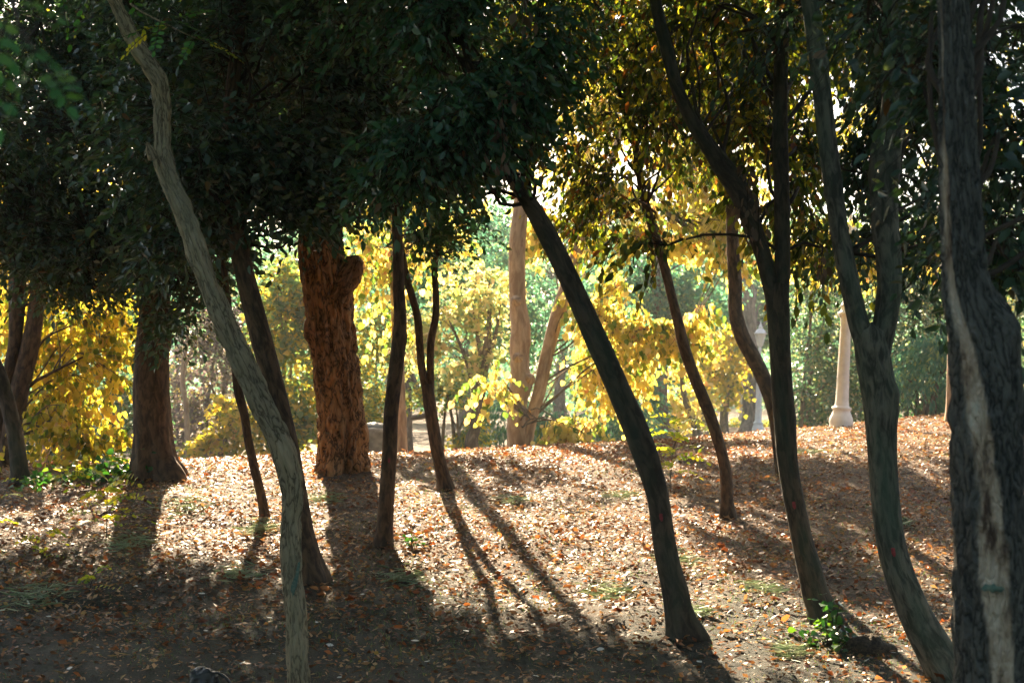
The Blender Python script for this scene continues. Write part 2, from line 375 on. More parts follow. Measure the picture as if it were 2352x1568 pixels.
g = link("ground", mesh_from("ground", np.stack([X, Y, Z], -1).reshape(-1, 3), Q), m)
tag(g, "bare brown soil of the park rising to a low bank", None, None, "structure")

# ------------------------------------------------------------------ leaves
T_LAUREL = np.array([(0, 0, 0), (.30, -.23, .05), (.68, -.20, .03), (1, 0, -.10), (.68, .20, .03), (.30, .23, .05)])
T_HEART = np.array([(0, 0, 0), (.05, -.40, .06), (.55, -.40, .05), (1, 0, -.12), (.55, .40, .05), (.05, .40, .06)])
T_OVAL = np.array([(0, 0, 0), (.22, -.24, .03), (.80, -.24, .03), (1, 0, 0), (.80, .24, .03), (.22, .24, .03)])
T_DRY = np.array([(0, 0, .06), (.25, -.26, .16), (.72, -.22, .14), (1, 0, .16), (.72, .22, .10), (.25, .26, .20)])
T_BLADE = np.array([(0, -.02, 0), (.4, -.02, .10), (.8, -.012, .06), (1, 0, -.05), (.8, .012, .06), (.4, .02, .10)])
LQ = np.array([(0, 1, 2, 3), (0, 3, 4, 5)])

def frame(D, N):
    D = unit(D); S = unit(np.cross(D, N)); N = np.cross(S, D)
    return D, S, N

def leaf_verts(P, D, N, L, T, curl=None, small=False):
    D, S, N = frame(D, N); n = len(P); T = np.asarray(T, float)
    if small: T = np.array([T[0], (T[1] + T[2]) / 2 * [1, 1.55, 1], T[3], (T[4] + T[5]) / 2 * [1, 1.55, 1]])   # one folded face for leaves a few pixels long
    k = len(T); T = np.repeat(T[None], n, 0)
    if curl is not None: T = T * np.stack([np.ones(n), np.ones(n), curl], -1)[:, None]
    L = np.asarray(L)[:, None, None] if np.ndim(L) else L
    V = P[:, None] + L * (T[..., :1] * D[:, None] + T[..., 1:2] * S[:, None] + T[..., 2:] * N[:, None])
    Q = (np.arange(n) * k)[:, None, None] + (np.array([(0, 1, 2, 3)]) if small else LQ)[None]
    return V.reshape(-1, 3), Q.reshape(-1, 4)

_leafmesh = {}
def leaf_mesh(T, key, mat):
    k = (key, mat.name)
    if k not in _leafmesh:
        # finer outline: midrib + two rows of edge points
        ts = np.linspace(0, 1, 7)
        e = np.interp(ts, [T[0, 0], T[1, 0], T[2, 0], T[3, 0]], -np.array([T[0, 1], T[1, 1], T[2, 1], T[3, 1]]))
        e[1:-1] = e[1:-1] * np.array([.97, 1.06, 1.06, 1.03, .95])
        w = np.interp(ts, [T[0, 0], T[1, 0], T[2, 0], T[3, 0]], [T[0, 2], T[1, 2], T[2, 2], T[3, 2]])
        wm = np.interp(ts, [0, 1], [T[0, 2], T[3, 2]])
        V = np.concatenate([np.stack([ts, -e, w], -1), np.stack([ts, 0 * e, wm], -1), np.stack([ts, e, w], -1)])
        Qs = [(a, a + 1, a + 8, a + 7) for a in range(6)] + [(a + 7, a + 8, a + 15, a + 14) for a in range(6)]
        me = mesh_from("leaf_" + key, V, np.array(Qs)); me.materials.append(mat)
        _leafmesh[k] = me
    return _leafmesh[k]

def leaf_obj(name, me, parent, P, D, N, L, base):
    D, S, N = frame(D[None], N[None]); D, S, N = D[0] * L, S[0] * L, N[0] * L
    o = bpy.data.objects.new(name, me); COL.objects.link(o)
    if parent is not None: o.parent = parent
    q = P - base
    o.matrix_local = Matrix(((D[0], S[0], N[0], q[0]), (D[1], S[1], N[1], q[1]), (D[2], S[2], N[2], q[2]), (0, 0, 0, 1)))
    return o

def spray_leaves(r, C, A, nl, L, gap, droop=.5, hang=0., flat=.7, jit=.3):
    """leaves along twigs starting at C with axis A; returns arrays P, D, N, L and twig end points"""
    n = len(C); A = unit(A); up = np.array((0, 0, 1.0))
    b = unit(np.cross(A, up) + r.normal(0, .25, (n, 3)))
    i = np.arange(nl)
    t = (i + r.uniform(-.3, .3, (n, nl))) * gap
    P = C[:, None] + A[:, None] * t[..., None] - up * (droop * t ** 2 / (gap * nl))[..., None]
    side = np.where(i % 2 == 0, 1., -1.)[None] * r.uniform(.5, 1.1, (n, nl)); side[:, -1] *= .1
    D = A[:, None] * .55 + b[:, None] * (side * .85)[..., None] - up * (droop * .5) + r.normal(0, jit, (n, nl, 3))
    D = unit(unit(D) * (1 - hang) - up * hang * 1.1)
    N = up * flat + r.normal(0, .45, (n, nl, 3))
    if hang > 0: N = N * (1 - hang) + r.normal(0, 1, (n, nl, 3)) * hang
    Ls = L * r.uniform(.45, 1.2, (n, nl))
    keep = r.uniform(0, 1, (n, nl)) < .93
    E = C + A * (gap * nl) - up * (droop * gap * nl)
    return P[keep], D[keep], N[keep], Ls[keep], E

def blob_points(r, blobs, n, clump=1.6, thr=.42, seed=0):
    """blobs: (centre, (rx, ry, rz), weight)"""
    w = np.array([b[2] for b in blobs], float); w /= w.sum()
    out = []; org = []
    for (c, rad, _), wi in zip(blobs, w):
        m_ = int(n * wi) + 1; got = 0; k = 0
        while got < m_ and k < 12:
            u = r.normal(0, 1, (m_ * 3, 3)); u = unit(u) * (r.uniform(0, 1, (m_ * 3, 1)) ** (1 / 2.4))
            p = c + u * np.array(rad)
            p = p[fbm(p * clump, seed, 2) > thr][: m_ - got]
            out.append(p); org.append(np.repeat(np.asarray(c)[None], len(p), 0)); got += len(p); k += 1
    return np.concatenate(out), np.concatenate(org)

def in_view(P):
    x, y = to_px(P)
    return (x > -20) & (x < 2372) & (y > -20) & (y < 1588)

LEAF_TOTAL = [0, 0]
def crown(root, paths, blobs, n, mat, L=.078, nl=9, gap=.034, T=T_LAUREL, key="laurel", droop=.5, hang=0., flat=.7, single=100,
          branches=14, seed=1, clump=1.6, thr=.42, twig=B_TWIG, brad=.014, name="foliage", zmin=None, limit=None, out=.7):
    r = np.random.default_rng(seed * 7 + 3)
    C, O = blob_points(r, blobs, n, clump, thr, seed)
    if zmin is not None: C = np.maximum(C, [-1e9, -1e9, zmin])
    if limit is not None:
        k = limit(C); C, O = C[k], O[k]
    A = unit(C - O) * out + r.normal(0, .6, C.shape); A[:, 2] = A[:, 2] * .5 - .12
    P, D, N, Ls, E = spray_leaves(r, C, A, nl, L, gap, droop, hang, flat)
    base = np.array(root.location)
    # branches: from the trunk towards a sample of the twigs
    gb = Geo(); nodes = []
    if branches and paths is not None:
        trunk = np.concatenate([p for p in paths]); hi = trunk[trunk[:, 2] > np.percentile(C[:, 2], 4) - .15]
        if len(hi) > 8: trunk = hi
        pick = C[r.choice(len(C), min(branches, len(C)), replace=False)]
        for e in pick:
            d = np.linalg.norm(trunk[:, :3] - (e - [0, 0, .5]), axis=1) + np.maximum(trunk[:, 2] - e[2] + .25, 0) * 3
            k = np.argmin(d * r.uniform(.55, 1.45, len(d))); s = trunk[k]
            rb = min(s[3] * .55, brad * (0.7 + 0.35 * np.linalg.norm(e - s[:3])))
            mid = (s[:3] + e) / 2 + r.normal(0, .10, 3) + [0, 0, .12 * np.linalg.norm(e - s[:3])]
            q = catmull(np.array([s[:3], s[:3] * .6 + mid * .4 + r.normal(0, .04, 3), mid, e * .6 + mid * .4 + r.normal(0, .05, 3), e]), .12)
            gb.add(*tube(q, np.linspace(rb, .004, len(q)), 6))
            nodes.append(q)
        nd = np.concatenate(nodes)
    # thin twigs carrying the leaves
    S0 = C.copy()
    tw = 3
    if nodes:
        best = np.zeros(len(C), int)
        for a in range(0, len(C), 2000):
            best[a:a + 2000] = np.argmin(((C[a:a + 2000, None] - nd[None]) ** 2).sum(-1), 1)
        S0 = nd[best]
        far = np.linalg.norm(S0 - C, axis=1) > 1.3; S0[far] = C[far]
    wt = max(.0018, L * .03)
    M = (S0 + C) / 2 + r.normal(0, .03, C.shape)
    if L >= .11 or base[1] > 22.5: S0, C, E, M = S0[:0], C[:0], E[:0], M[:0]
    pts = np.stack([S0, C, E], 1)
    th = np.linspace(0, 2 * math.pi, 3, endpoint=False)
    ring = np.stack([np.cos(th), np.sin(th) * .6, np.sin(th) * .8], -1)
    rad = np.array([1.6, 1.2, .5]) * wt
    V = pts[:, :, None] + ring[None, None] * rad[None, :, None, None]
    nn = len(C); a = np.arange(nn)[:, None, None] * 9; b = np.arange(2)[None, :, None] * 3; c = np.arange(3)[None, None]; c2 = (c + 1) % 3
    QQ = np.stack([a + b + c, a + b + c2, a + b + 3 + c2, a + b + 3 + c], -1).reshape(-1, 4)
    V = V.reshape(-1, 3)
    if nn: gb.add(V, QQ, V * 1.0)
    bo = gb.build("branches", twig, root, "stuff")
    if single:
        v = np.where(in_view(P))[0]
        dist = np.linalg.norm(P[v] - EYE, axis=1) / Ls[v]
        v = v[np.argsort(dist)[:single]]
        me = leaf_mesh(T, key, mat)
        for k in v: leaf_obj("leaf", me, root, P[k], D[k], N[k], Ls[k], base)
        keep = np.ones(len(P), bool); keep[v] = False
        P, D, N, Ls = P[keep], D[keep], N[keep], Ls[keep]
    ge = Geo(); ge.add(*leaf_verts(P, D, N, Ls, T, r.uniform(.3, 2.2, len(P)), small=L >= .11 or base[1] > 22.5))
    ge.build(name, mat, root, "stuff")
    LEAF_TOTAL[0] += len(P)

# ------------------------------------------------------------------ trunks
def px_path(pts, d0, lean=0., wob=0., seed=0):
    """(px, py, width px) from the foot up -> (x, y, z, radius); lean = metres of depth gained per metre of height"""
    out = []; z0 = None
    for px, py, w in pts:
        p = at(px, py, d0)
        if z0 is None: z0 = p[2]
        d = d0 + lean * (p[2] - z0)
        p = at(px, py, d)
        out.append((*p, w * d / K / 2))
    return np.array(out)

def trunk_mesh(root, path, mat, name="trunk", nseg=28, step=.035, rough=.05, bark=0., bscale=(30., 6.), seed=0, sink=.15, lobes=None, stretch=.25):
    p = path.copy()
    if sink:
        f = p[0].copy(); f[2] -= sink; f[3] *= 1.12; p = np.vstack([f, p])
    q = catmull(p, step)
    if sink and lobes is None:
        ph = seed * 1.7; rb_ = max(path[0][3], .04)
        def lobes(th, S, ph=ph, rb_=rb_, sink=sink):
            e = np.exp(-np.maximum(S - sink * .6, 0) / (rb_ * 1.6))
            return 1 + e * (.12 + .20 * np.cos(3 * th + ph) + .13 * np.cos(5 * th + 2.1 * ph) + .08 * np.cos(8 * th + ph))
    g_ = Geo(); g_.add(*tube(q[:, :3], np.maximum(q[:, 3], .002), nseg, rough, seed, bark, bscale, stretch, lobes))
    g_.build(name, mat, root)
    return q

def limb_mesh(root, path, mat, name="limb", **k):
    return trunk_mesh(root, path, mat, name, sink=0, **k)

def foot(px, py): return ground_hit(px, py)

def B(px, py, d, rx, rz, ry, w=1.):
    if d > 23: ry *= .5
    return (at(px, py, d), (rx, ry, rz), w)

def colour_mark(root, path, py, side, outline, mat, name="colour_mark"):
    """a flat patch of colour on the bark, bent round the trunk. outline: (sideways m, along m)"""
    q = catmull(path, .01)
    x, y = to_px(q[:, :3]); k = int(np.argmin(abs(y - py)))
    c = q[k, :3]; rad = q[k, 3] * 1.05 + .004
    T = unit(q[min(k + 3, len(q) - 1), :3] - q[max(k - 3, 0), :3])
    F = unit(EYE - c); F = unit(F - T * (F @ T)); S = np.cross(T, F)
    V = []
    cen = np.mean(outline, 0)
    rings = [0.0, .5, 1.0]
    for rr in rings:
        for (u, v) in outline:
            u2 = cen[0] + (u - cen[0]) * rr + side; v2 = cen[1] + (v - cen[1]) * rr
            a = u2 / rad
            V.append(c + T * v2 + (F * math.cos(a) + S * math.sin(a)) * (rad if rr < 1 else rad - .003))
    n = len(outline); Qs = []
    for r_ in range(2):
        for i_ in range(n):
            Qs.append((r_ * n + i_, r_ * n + (i_ + 1) % n, (r_ + 1) * n + (i_ + 1) % n, (r_ + 1) * n + i_))
    gg = Geo(); gg.add(np.array(V), np.array(Qs)); return gg.build(name, mat, root)

RED = plain_mat("faded_red_paint", (.22, .03, .035), (.34, .05, .05), 60, .7)
TEAL = plain_mat("teal_green_smear", (.06, .13, .10), (.16, .20, .14), 70, .8)  # teal green colour of the smears on two trunks
DROP = [(.012 * math.cos(a) * s, .014 * math.sin(a) * (s if math.sin(a) > 0 else 2.6)) for a, s in [(k * math.pi / 6, 1 + .12 * ((k * 5) % 3 - 1)) for k in range(12)]]

# ---- the tan leaning locust in front
f = np.array((*at(690, 1636, 7.2)[:2], 0)); f[2] = ground_z(f[0], f[1])
t1 = thing("locust_tree", f, "tan furrowed trunk leaning left in the foreground, with a teal green smear", "tree")
pt = px_path([(690, 1636, 54), (686, 1568, 50), (682, 1480, 50), (678, 1400, 50), (671, 1310, 49), (668, 1230, 48), (671, 1150, 47), (668, 1095, 56), (648, 1030, 58), (612, 950, 57), (575, 870, 56), (530, 775, 53), (490, 680, 51), (455, 590, 49), (427, 500, 47), (388, 410, 43), (373, 355, 45), (372, 290, 40), (371, 230, 39), (362, 180, 40), (325, 125, 38), (296, 70, 35), (268, 10, 33), (240, -60, 32), (205, -150, 30), (180, -300, 27), (170, -520, 22), (160, -800, 12)], 7.2, .06)
q1 = trunk_mesh(t1, pt, B_LOCUST, nseg=60, step=.018, rough=.05, bark=.013, bscale=(46, 7), seed=2, stretch=.17)
colour_mark(t1, pt, 1330, .005, [(-.028, -.085), (-.012, -.09), (.02, -.02), (.04, .05), (.046, .085), (.03, .08), (.008, .02), (-.018, -.035)], TEAL)
tag(t1.children[-1], "teal green smear across the bark")
# a broken knot on the upper bend
kp = at(352, 345, 7.27)
gk = Geo(); gk.add(*tube(np.array([kp + [.0, 0, -.04], kp + [-.012, -.03, 0.0], kp + [-.02, -.04, .03]]), np.array([.03, .022, .010]), 12, .1, 4)); gk.build("knot", B_LOCUST, t1)
# its pinnate leaves, high in the frame: frond > leaflets
def frond(root, start, d, Lf, npairs, ll, mat, rmat=None, seed=0, roll=None, droop=.35):
    r = np.random.default_rng(seed)
    d = unit(d); up = np.array((0, 0, 1.)); side = unit(np.cross(d, up) + r.normal(0, .2, 3)) if roll is None else unit(roll)
    nrm = unit(np.cross(side, d))
    ts = np.linspace(0, 1, 8); ln = start + d * (ts * Lf)[:, None] - up * (droop * Lf * ts ** 2)[:, None]
    base = np.array(root.location)
    g_ = Geo(); g_.add(*tube(ln, np.linspace(.0022, .0009, 8), 5))
    V0 = g_.build("frond", rmat or B_TWIG, root)
    me = leaf_mesh(T_OVAL, "oval", mat)
    for k in range(npairs):
        t = .18 + .80 * k / npairs; p = np.array([np.interp(t, ts, ln[:, a]) for a in range(3)])
        for s in (-1, 1):
            dd = unit(d * .35 + side * s + r.normal(0, .15, 3) - up * .12)
            leaf_obj("leaflet", me, V0, p, dd, nrm + r.normal(0, .25, 3), ll * r.uniform(.8, 1.12), base)
    leaf_obj("leaflet", me, V0, ln[-1], unit(ln[-1] - ln[-2]), nrm, ll, base)
base1 = np.array(t1.location)
tw = catmull(np.array([at(300, 10, 7.3), at(330, 30, 7.1), at(380, 55, 7.05), at(430, 80, 7.0), at(470, 95, 7.0)]), .04)
gk = Geo(); gk.add(*tube(tw, np.linspace(.006, .002, len(tw)), 6)); gk.build("twig", B_LOCUST, t1)
for k, (x0, y0, x1, y1) in enumerate([(395, 62, 330, 55), (400, 45, 455, 60), (430, 78, 500, 92), (470, 95, 545, 118), (445, 90, 420, 125), (330, 70, 235, 92), (345, 72, 290, 110), (420, 40, 480, 12), (370, 40, 355, 100)]):
    a, b = at(x0, y0, 7.0), at(x1, y1, 6.95); frond(t1, a, b - a, np.linalg.norm(b - a) * 1.05, 7, .036, LOCUST_G if k % 3 else LOCUST, seed=k, droop=.2)
crown(t1, [q1], [B(180, -420, 7.4, 1.3, .9, 1.3), B(420, -560, 7.6, 1.2, .7, 1.2)], 420, LOCUST_G, L=.05, nl=13, gap=.02, T=T_OVAL, key="oval", single=0, branches=14, seed=4)

def simple_tree(name, label, foot_px, pts, mat, lean=0., nseg=28, rough=.06, limbs=(), depth=None, seed=0, bark=0., step=.045, group=None, cat="tree", **kw):
    d = depth
    if d is None: d = foot(*foot_px)[1]
    b = at(foot_px[0], foot_px[1], d); b[2] = ground_z(b[0], b[1])
    root = thing(name, b, label, cat, group)
    path = px_path(pts, d, lean)
    q = [trunk_mesh(root, path, mat, nseg=nseg, rough=rough, seed=seed, bark=bark, step=step, **kw)]
    for l in limbs:
        lp = px_path(l, d, 0.)
        if lean:
            z0 = path[0, 2]
            lp = np.array([(*at(px, py, d + lean * (at(px, py, d)[2] - z0)), w * d / K / 2) for px, py, w in l])
        q.append(limb_mesh(root, lp, mat, nseg=max(12, nseg - 6), rough=rough, seed=seed + 5, step=step))
    return root, q, path, d

# ---- dark trunks standing on the bank
t2, q2, p2, d2 = simple_tree("laurel_tree", "dark leaning trunk directly behind the tan foreground trunk", (716, 1335),
    [(718, 1335, 82), (708, 1290, 64), (692, 1220, 56), (676, 1110, 50), (656, 1000, 49), (632, 900, 50), (606, 800, 50), (580, 700, 48), (560, 620, 44), (545, 540, 42), (530, 430, 38), (525, 300, 34), (540, 150, 30), (560, -50, 24), (575, -300, 12)], B_BROWN, seed=3)
t3, q3, p3, d3 = simple_tree("laurel_sapling", "thin dark stem left of the tan foreground trunk", (608, 1185),
    [(608, 1187, 24), (598, 1130, 21), (583, 1070, 21), (570, 1010, 20), (562, 955, 20), (548, 900, 22), (538, 830, 17), (530, 750, 16), (518, 650, 15), (500, 520, 13), (480, 380, 11), (470, 200, 6)], B_BROWN, nseg=18, seed=5)
t4, q4, p4, d4 = simple_tree("broad_trunk_tree", "thick dark trunk with flared ivy-grown foot at left", (362, 1098),
    [(365, 1098, 128), (358, 1070, 104), (354, 1020, 88), (351, 950, 82), (348, 880, 80), (349, 800, 76), (354, 740, 70), (358, 680, 66), (360, 600, 62), (352, 480, 56), (335, 350, 50), (320, 200, 44), (310, 50, 36), (300, -150, 26), (300, -400, 12)], B_BROWN, nseg=44, rough=.07, bark=.006, bscale=(26, 5), seed=6)
t7, q7, p7, d7 = simple_tree("laurel_tree", "slim straight dark trunk with a tiny red spot, in front of the pale trunk", (881, 1255),
    [(881, 1257, 46), (884, 1210, 37), (889, 1130, 36), (894, 1050, 35), (897, 960, 34), (905, 880, 34), (915, 800, 33), (919, 740, 31), (916, 660, 27), (914, 570, 25), (911, 480, 24), (905, 380, 22), (895, 250, 20), (880, 100, 17), (870, -60, 13), (865, -250, 7)], B_BROWN, nseg=22, seed=7)
colour_mark(t7, p7, 1052, 0., [(u * .8, v * .8) for u, v in DROP], RED)
t8, q8, p8, d8 = simple_tree("laurel_tree", "small dark trunk forking low into two thin wavy limbs", (1021, 1125),
    [(1023, 1127, 40), (1014, 1080, 29), (1003, 1030, 29), (993, 970, 29), (986, 920, 30), (981, 885, 27)], B_BROWN, nseg=22, seed=8,
    limbs=[[(987, 930, 22), (976, 880, 20), (968, 840, 18), (963, 780, 18), (960, 735, 18), (949, 690, 17), (934, 640, 17), (925, 590, 15), (915, 530, 13), (905, 440, 11), (890, 330, 8), (880, 200, 5)],
           [(983, 930, 20), (989, 880, 17), (988, 830, 17), (990, 780, 18), (1000, 730, 17), (1001, 670, 15), (998, 620, 14), (1006, 560, 14), (1022, 500, 13), (1045, 420, 11), (1065, 320, 8), (1080, 200, 5)]])
t12, q12, p12, d12 = simple_tree("laurel_tree", "large dark trunk leaning left across the centre, with a red paint spot", (1570, 1462),
    [(1572, 1464, 86), (1562, 1425, 66), (1548, 1355, 56), (1532, 1280, 53), (1522, 1220, 51), (1512, 1150, 51), (1498, 1095, 53), (1482, 1045, 58), (1458, 980, 58), (1425, 905, 55), (1390, 825, 53), (1345, 725, 50), (1300, 625, 47), (1255, 535, 45), (1215, 465, 38), (1178, 412, 31), (1150, 360, 26), (1120, 280, 23), (1085, 170, 20), (1050, 30, 16), (1020, -150, 10)], B_DARK, nseg=36, rough=.055, seed=9)
colour_mark(t12, p12, 1180, .003, DROP, RED)
t13, q13, p13, d13 = simple_tree("laurel_tree", "slender brown trunk bowing left between two larger dark trunks", (1672, 1187),
    [(1673, 1189, 42), (1670, 1150, 29), (1668, 1100, 27), (1660, 1050, 25), (1643, 990, 27), (1622, 930, 28), (1595, 865, 27), (1572, 800, 26), (1560, 750, 25), (1545, 690, 22), (1528, 620, 22), (1512, 565, 22), (1495, 510, 22), (1478, 450, 20), (1468, 395, 18), (1455, 300, 15), (1440, 170, 12), (1430, 20, 8), (1425, -120, 5)], B_BROWN, nseg=22, seed=10)
t14, q14, p14, d14 = simple_tree("rust_bark_tree", "curved rust-brown trunk emerging behind the dark forked tree", (1800, 1090),
    [(1802, 1092, 40), (1792, 1030, 34), (1780, 950, 34), (1758, 880, 36), (1732, 825, 36), (1703, 770, 35), (1689, 715, 33), (1688, 650, 32), (1684, 580, 29), (1681, 500, 27), (1678, 430, 27), (1668, 340, 26), (1655, 250, 26), (1640, 150, 26), (1640, 0, 22), (1645, -200, 14), (1650, -400, 7)], B_BROWN, nseg=26, seed=11,
    limbs=[[(1672, 400, 20), (1660, 340, 18), (1700, 325, 15), (1745, 315, 12), (1800, 290, 8)]], rough=.08)
t15, q15, p15, d15 = simple_tree("laurel_tree", "dark right-hand trunk forking at mid height, one limb sweeping left", (1890, 1425),
    [(1892, 1428, 74), (1875, 1370, 58), (1853, 1290, 52), (1835, 1205, 48), (1820, 1130, 47), (1808, 1050, 47), (1802, 960, 50), (1796, 880, 48), (1791, 800, 48), (1788, 730, 52), (1786, 690, 52), (1790, 655, 46)], B_DARK, nseg=34, seed=12, rough=.045,
    limbs=[[(1790, 760, 34), (1793, 700, 36), (1797, 640, 35), (1797, 560, 36), (1796, 470, 36), (1794, 380, 36), (1792, 280, 35), (1794, 160, 33), (1798, 40, 32), (1803, -100, 28), (1810, -300, 20), (1815, -500, 8)],
           [(1786, 760, 36), (1778, 690, 38), (1764, 630, 38), (1748, 570, 38), (1725, 510, 40), (1695, 445, 40), (1662, 395, 38), (1625, 335, 34), (1588, 275, 31), (1555, 200, 30), (1530, 110, 29), (1505, 0, 27), (1480, -150, 18), (1465, -300, 8)],
           [(1745, 560, 20), (1732, 520, 22), (1724, 470, 22), (1708, 425, 20), (1680, 385, 19), (1648, 345, 17), (1620, 305, 14), (1600, 255, 10), (1590, 190, 7)]])
colour_mark(t15, p15, 1152, -.004, DROP, RED)
t16, q16, p16, d16 = simple_tree("forked_grey_tree", "grey-green mossy trunk forking into a wide V, curving right at its foot", (2200, 1600),
    [(2215, 1620, 100), (2185, 1560, 92), (2140, 1480, 84), (2098, 1400, 74), (2066, 1320, 68), (2045, 1240, 65), (2034, 1150, 65), (2028, 1060, 65), (2024, 980, 70), (2018, 900, 78), (2008, 835, 80), (2002, 790, 78), (2002, 760, 70)], B_GREY, depth=7.6, nseg=44, step=.025, seed=13, rough=.045,
    limbs=[[(2008, 880, 46), (1990, 800, 48), (1972, 740, 47), (1956, 670, 45), (1941, 600, 44), (1928, 530, 42), (1918, 460, 43), (1908, 385, 44), (1898, 300, 43), (1888, 215, 43), (1878, 130, 42), (1866, 40, 40), (1850, -60, 36), (1835, -200, 28), (1825, -400, 10)],
           [(2012, 880, 48), (2022, 800, 52), (2034, 735, 54), (2043, 660, 55), (2041, 590, 58), (2033, 520, 62), (2030, 450, 64), (2032, 390, 70), (2036, 340, 70), (2050, 280, 60), (2056, 200, 55), (2056, 110, 51), (2054, 0, 48), (2052, -120, 42), (2060, -300, 28), (2065, -500, 10)]])
colour_mark(t16, p16, 1256, .004, DROP, RED)

# ---- nearest trunk at the right edge with its strip of bare wood
b17 = at(2280, 2060, 4.6); b17[2] = ground_z(b17[0], b17[1])
t17 = thing("scarred_tree", b17, "big dark trunk at right edge with a long strip of bare pale wood", "tree")
p17 = px_path([(2268, 2060, 210), (2272, 1900, 190), (2276, 1700, 180), (2276, 1500, 172), (2274, 1300, 168), (2270, 1100, 164), (2266, 950, 164), (2260, 840, 160), (2250, 770, 146), (2232, 705, 122), (2220, 650, 105), (2213, 570, 97), (2208, 470, 92), (2204, 370, 88), (2200, 260, 82), (2196, 150, 76), (2191, 40, 72), (2186, -60, 68), (2180, -250, 60), (2170, -600, 46), (2160, -1100, 28), (2150, -1600, 10)], 4.6)
q17 = catmull(np.vstack([[*p17[0, :3] - [0, 0, .15], p17[0, 3] * 1.1], p17]), .018)
ns = 96
V, Qd, bk = tube(q17[:, :3], q17[:, 3], ns, .035, 21, .012, (44, 9), .22)
n_ = len(q17)
sx_, sy_ = to_px(q17[:, :3])
# bare strip: angle (0 = towards the camera, negative = left) as a function of screen height
th = np.linspace(0, 2 * math.pi, ns, endpoint=False)
th = np.where(th > math.pi, th - 2 * math.pi, th)
side_sign = np.sign((V[ns // 4] - q17[0, :3])[0])
ang = th * side_sign
c_ = np.interp(sy_[::-1], [0, 300, 600, 800, 1000, 1300, 1568, 2060], [-1.15, -1.15, -1.05, -.75, -.48, -.22, -.02, .05])[::-1]
hw = np.interp(sy_[::-1], [0, 200, 450, 650, 750, 1000, 1200, 1568, 2060], [.07, .12, .26, .18, .22, .30, .36, .33, .2])[::-1]
jag = (fbm(np.stack([np.repeat(th[None], n_, 0) * 2, np.repeat(np.arange(n_)[:, None] * .064, ns, 1), np.zeros((n_, ns))], -1), 31) - .5)
e_ = hw[:, None] * (1 + 1.1 * jag) - abs(ang[None] - c_[:, None])
bare = np.clip(e_ / .05, 0, 1)
rim = np.exp(-((e_ + .06) / .05) ** 2)
Vg = V[: n_ * ns].reshape(n_, ns, 3); cen = q17[:, None, :3]
out_ = Vg - cen; rl = np.linalg.norm(out_, axis=-1, keepdims=True)
rsm = q17[:, 3][:, None, None] * .955
grain = (fbm(np.stack([np.repeat(th[None], n_, 0) * 14, np.repeat(np.arange(n_)[:, None] * .039, ns, 1), np.zeros((n_, ns))], -1), 41) - .5)[..., None] * .008
crack = np.exp(-((ang[None] - c_[:, None] - .05) / .018) ** 2)[..., None] * (sy_ > 850)[:, None, None] * .012
rl2 = rl * (1 - bare[..., None]) + (rsm + grain - crack) * bare[..., None] + rim[..., None] * .010
# shoulder swelling on the right
sh = np.exp(-(((sy_ - 745) / 60) ** 2))[:, None] * np.exp(-((ang[None] - 1.25) / .75) ** 2)
rl2 = rl2 + sh[..., None] * .030
V[: n_ * ns] = (cen + unit(out_) * rl2).reshape(-1, 3)
gg = Geo(); gg.add(V, Qd, bk); tr17 = gg.build("trunk", None, t17)
at_ = tr17.data.attributes.new("bare", 'FLOAT', 'POINT')
at_.data.foreach_set("value", np.concatenate([bare.ravel(), np.zeros(ns)]).astype(np.float32))
B_SCAR = bark_mat("scarred_grey_bark", (.03, .033, .03), (.15, .15, .132), 46, 1.0, .015, ridged=True)
nt = B_SCAR.node_tree
pbn = [n for n in nt.nodes if n.type == 'BSDF_PRINCIPLED'][0]; src = pbn.inputs["Base Color"].links[0].from_socket
ab = nt.nodes.new("ShaderNodeAttribute"); ab.attribute_name = "bare"
bkv = [n for n in nt.nodes if n.type == 'ATTRIBUTE' and n.attribute_name == "bk"][0]
nw = nt.nodes.new("ShaderNodeTexNoise"); nw.inputs["Scale"].default_value = 26; nw.inputs["Detail"].default_value = 6; nw.inputs["Roughness"].default_value = .65
nt.links.new(bkv.outputs["Vector"], nw.inputs["Vector"])
rw = ramp(nt, [(.36, (.10, .065, .045)), (.46, (.42, .32, .22)), (.62, (.62, .52, .39)), (.75, (.50, .50, .40))]); nt.links.new(nw.outputs[0], rw.inputs[0])
mw = nt.nodes.new("ShaderNodeMix"); mw.data_type = 'RGBA'; nt.links.new(ab.outputs["Fac"], mw.inputs[0]); nt.links.new(src, mw.inputs[6]); nt.links.new(rw.outputs[0], mw.inputs[7])
nt.links.new(mw.outputs[2], pbn.inputs["Base Color"])
tr17.data.materials.append(B_SCAR)
colour_mark(t17, p17, 1335, .0, [(-.03, -.004), (-.018, -.013), (-.004, -.008), (.006, -.017), (.02, -.010), (.034, -.014), (.046, -.002), (.036, .006), (.022, .004), (.012, .014), (-.002, .009), (-.016, .012)], TEAL)

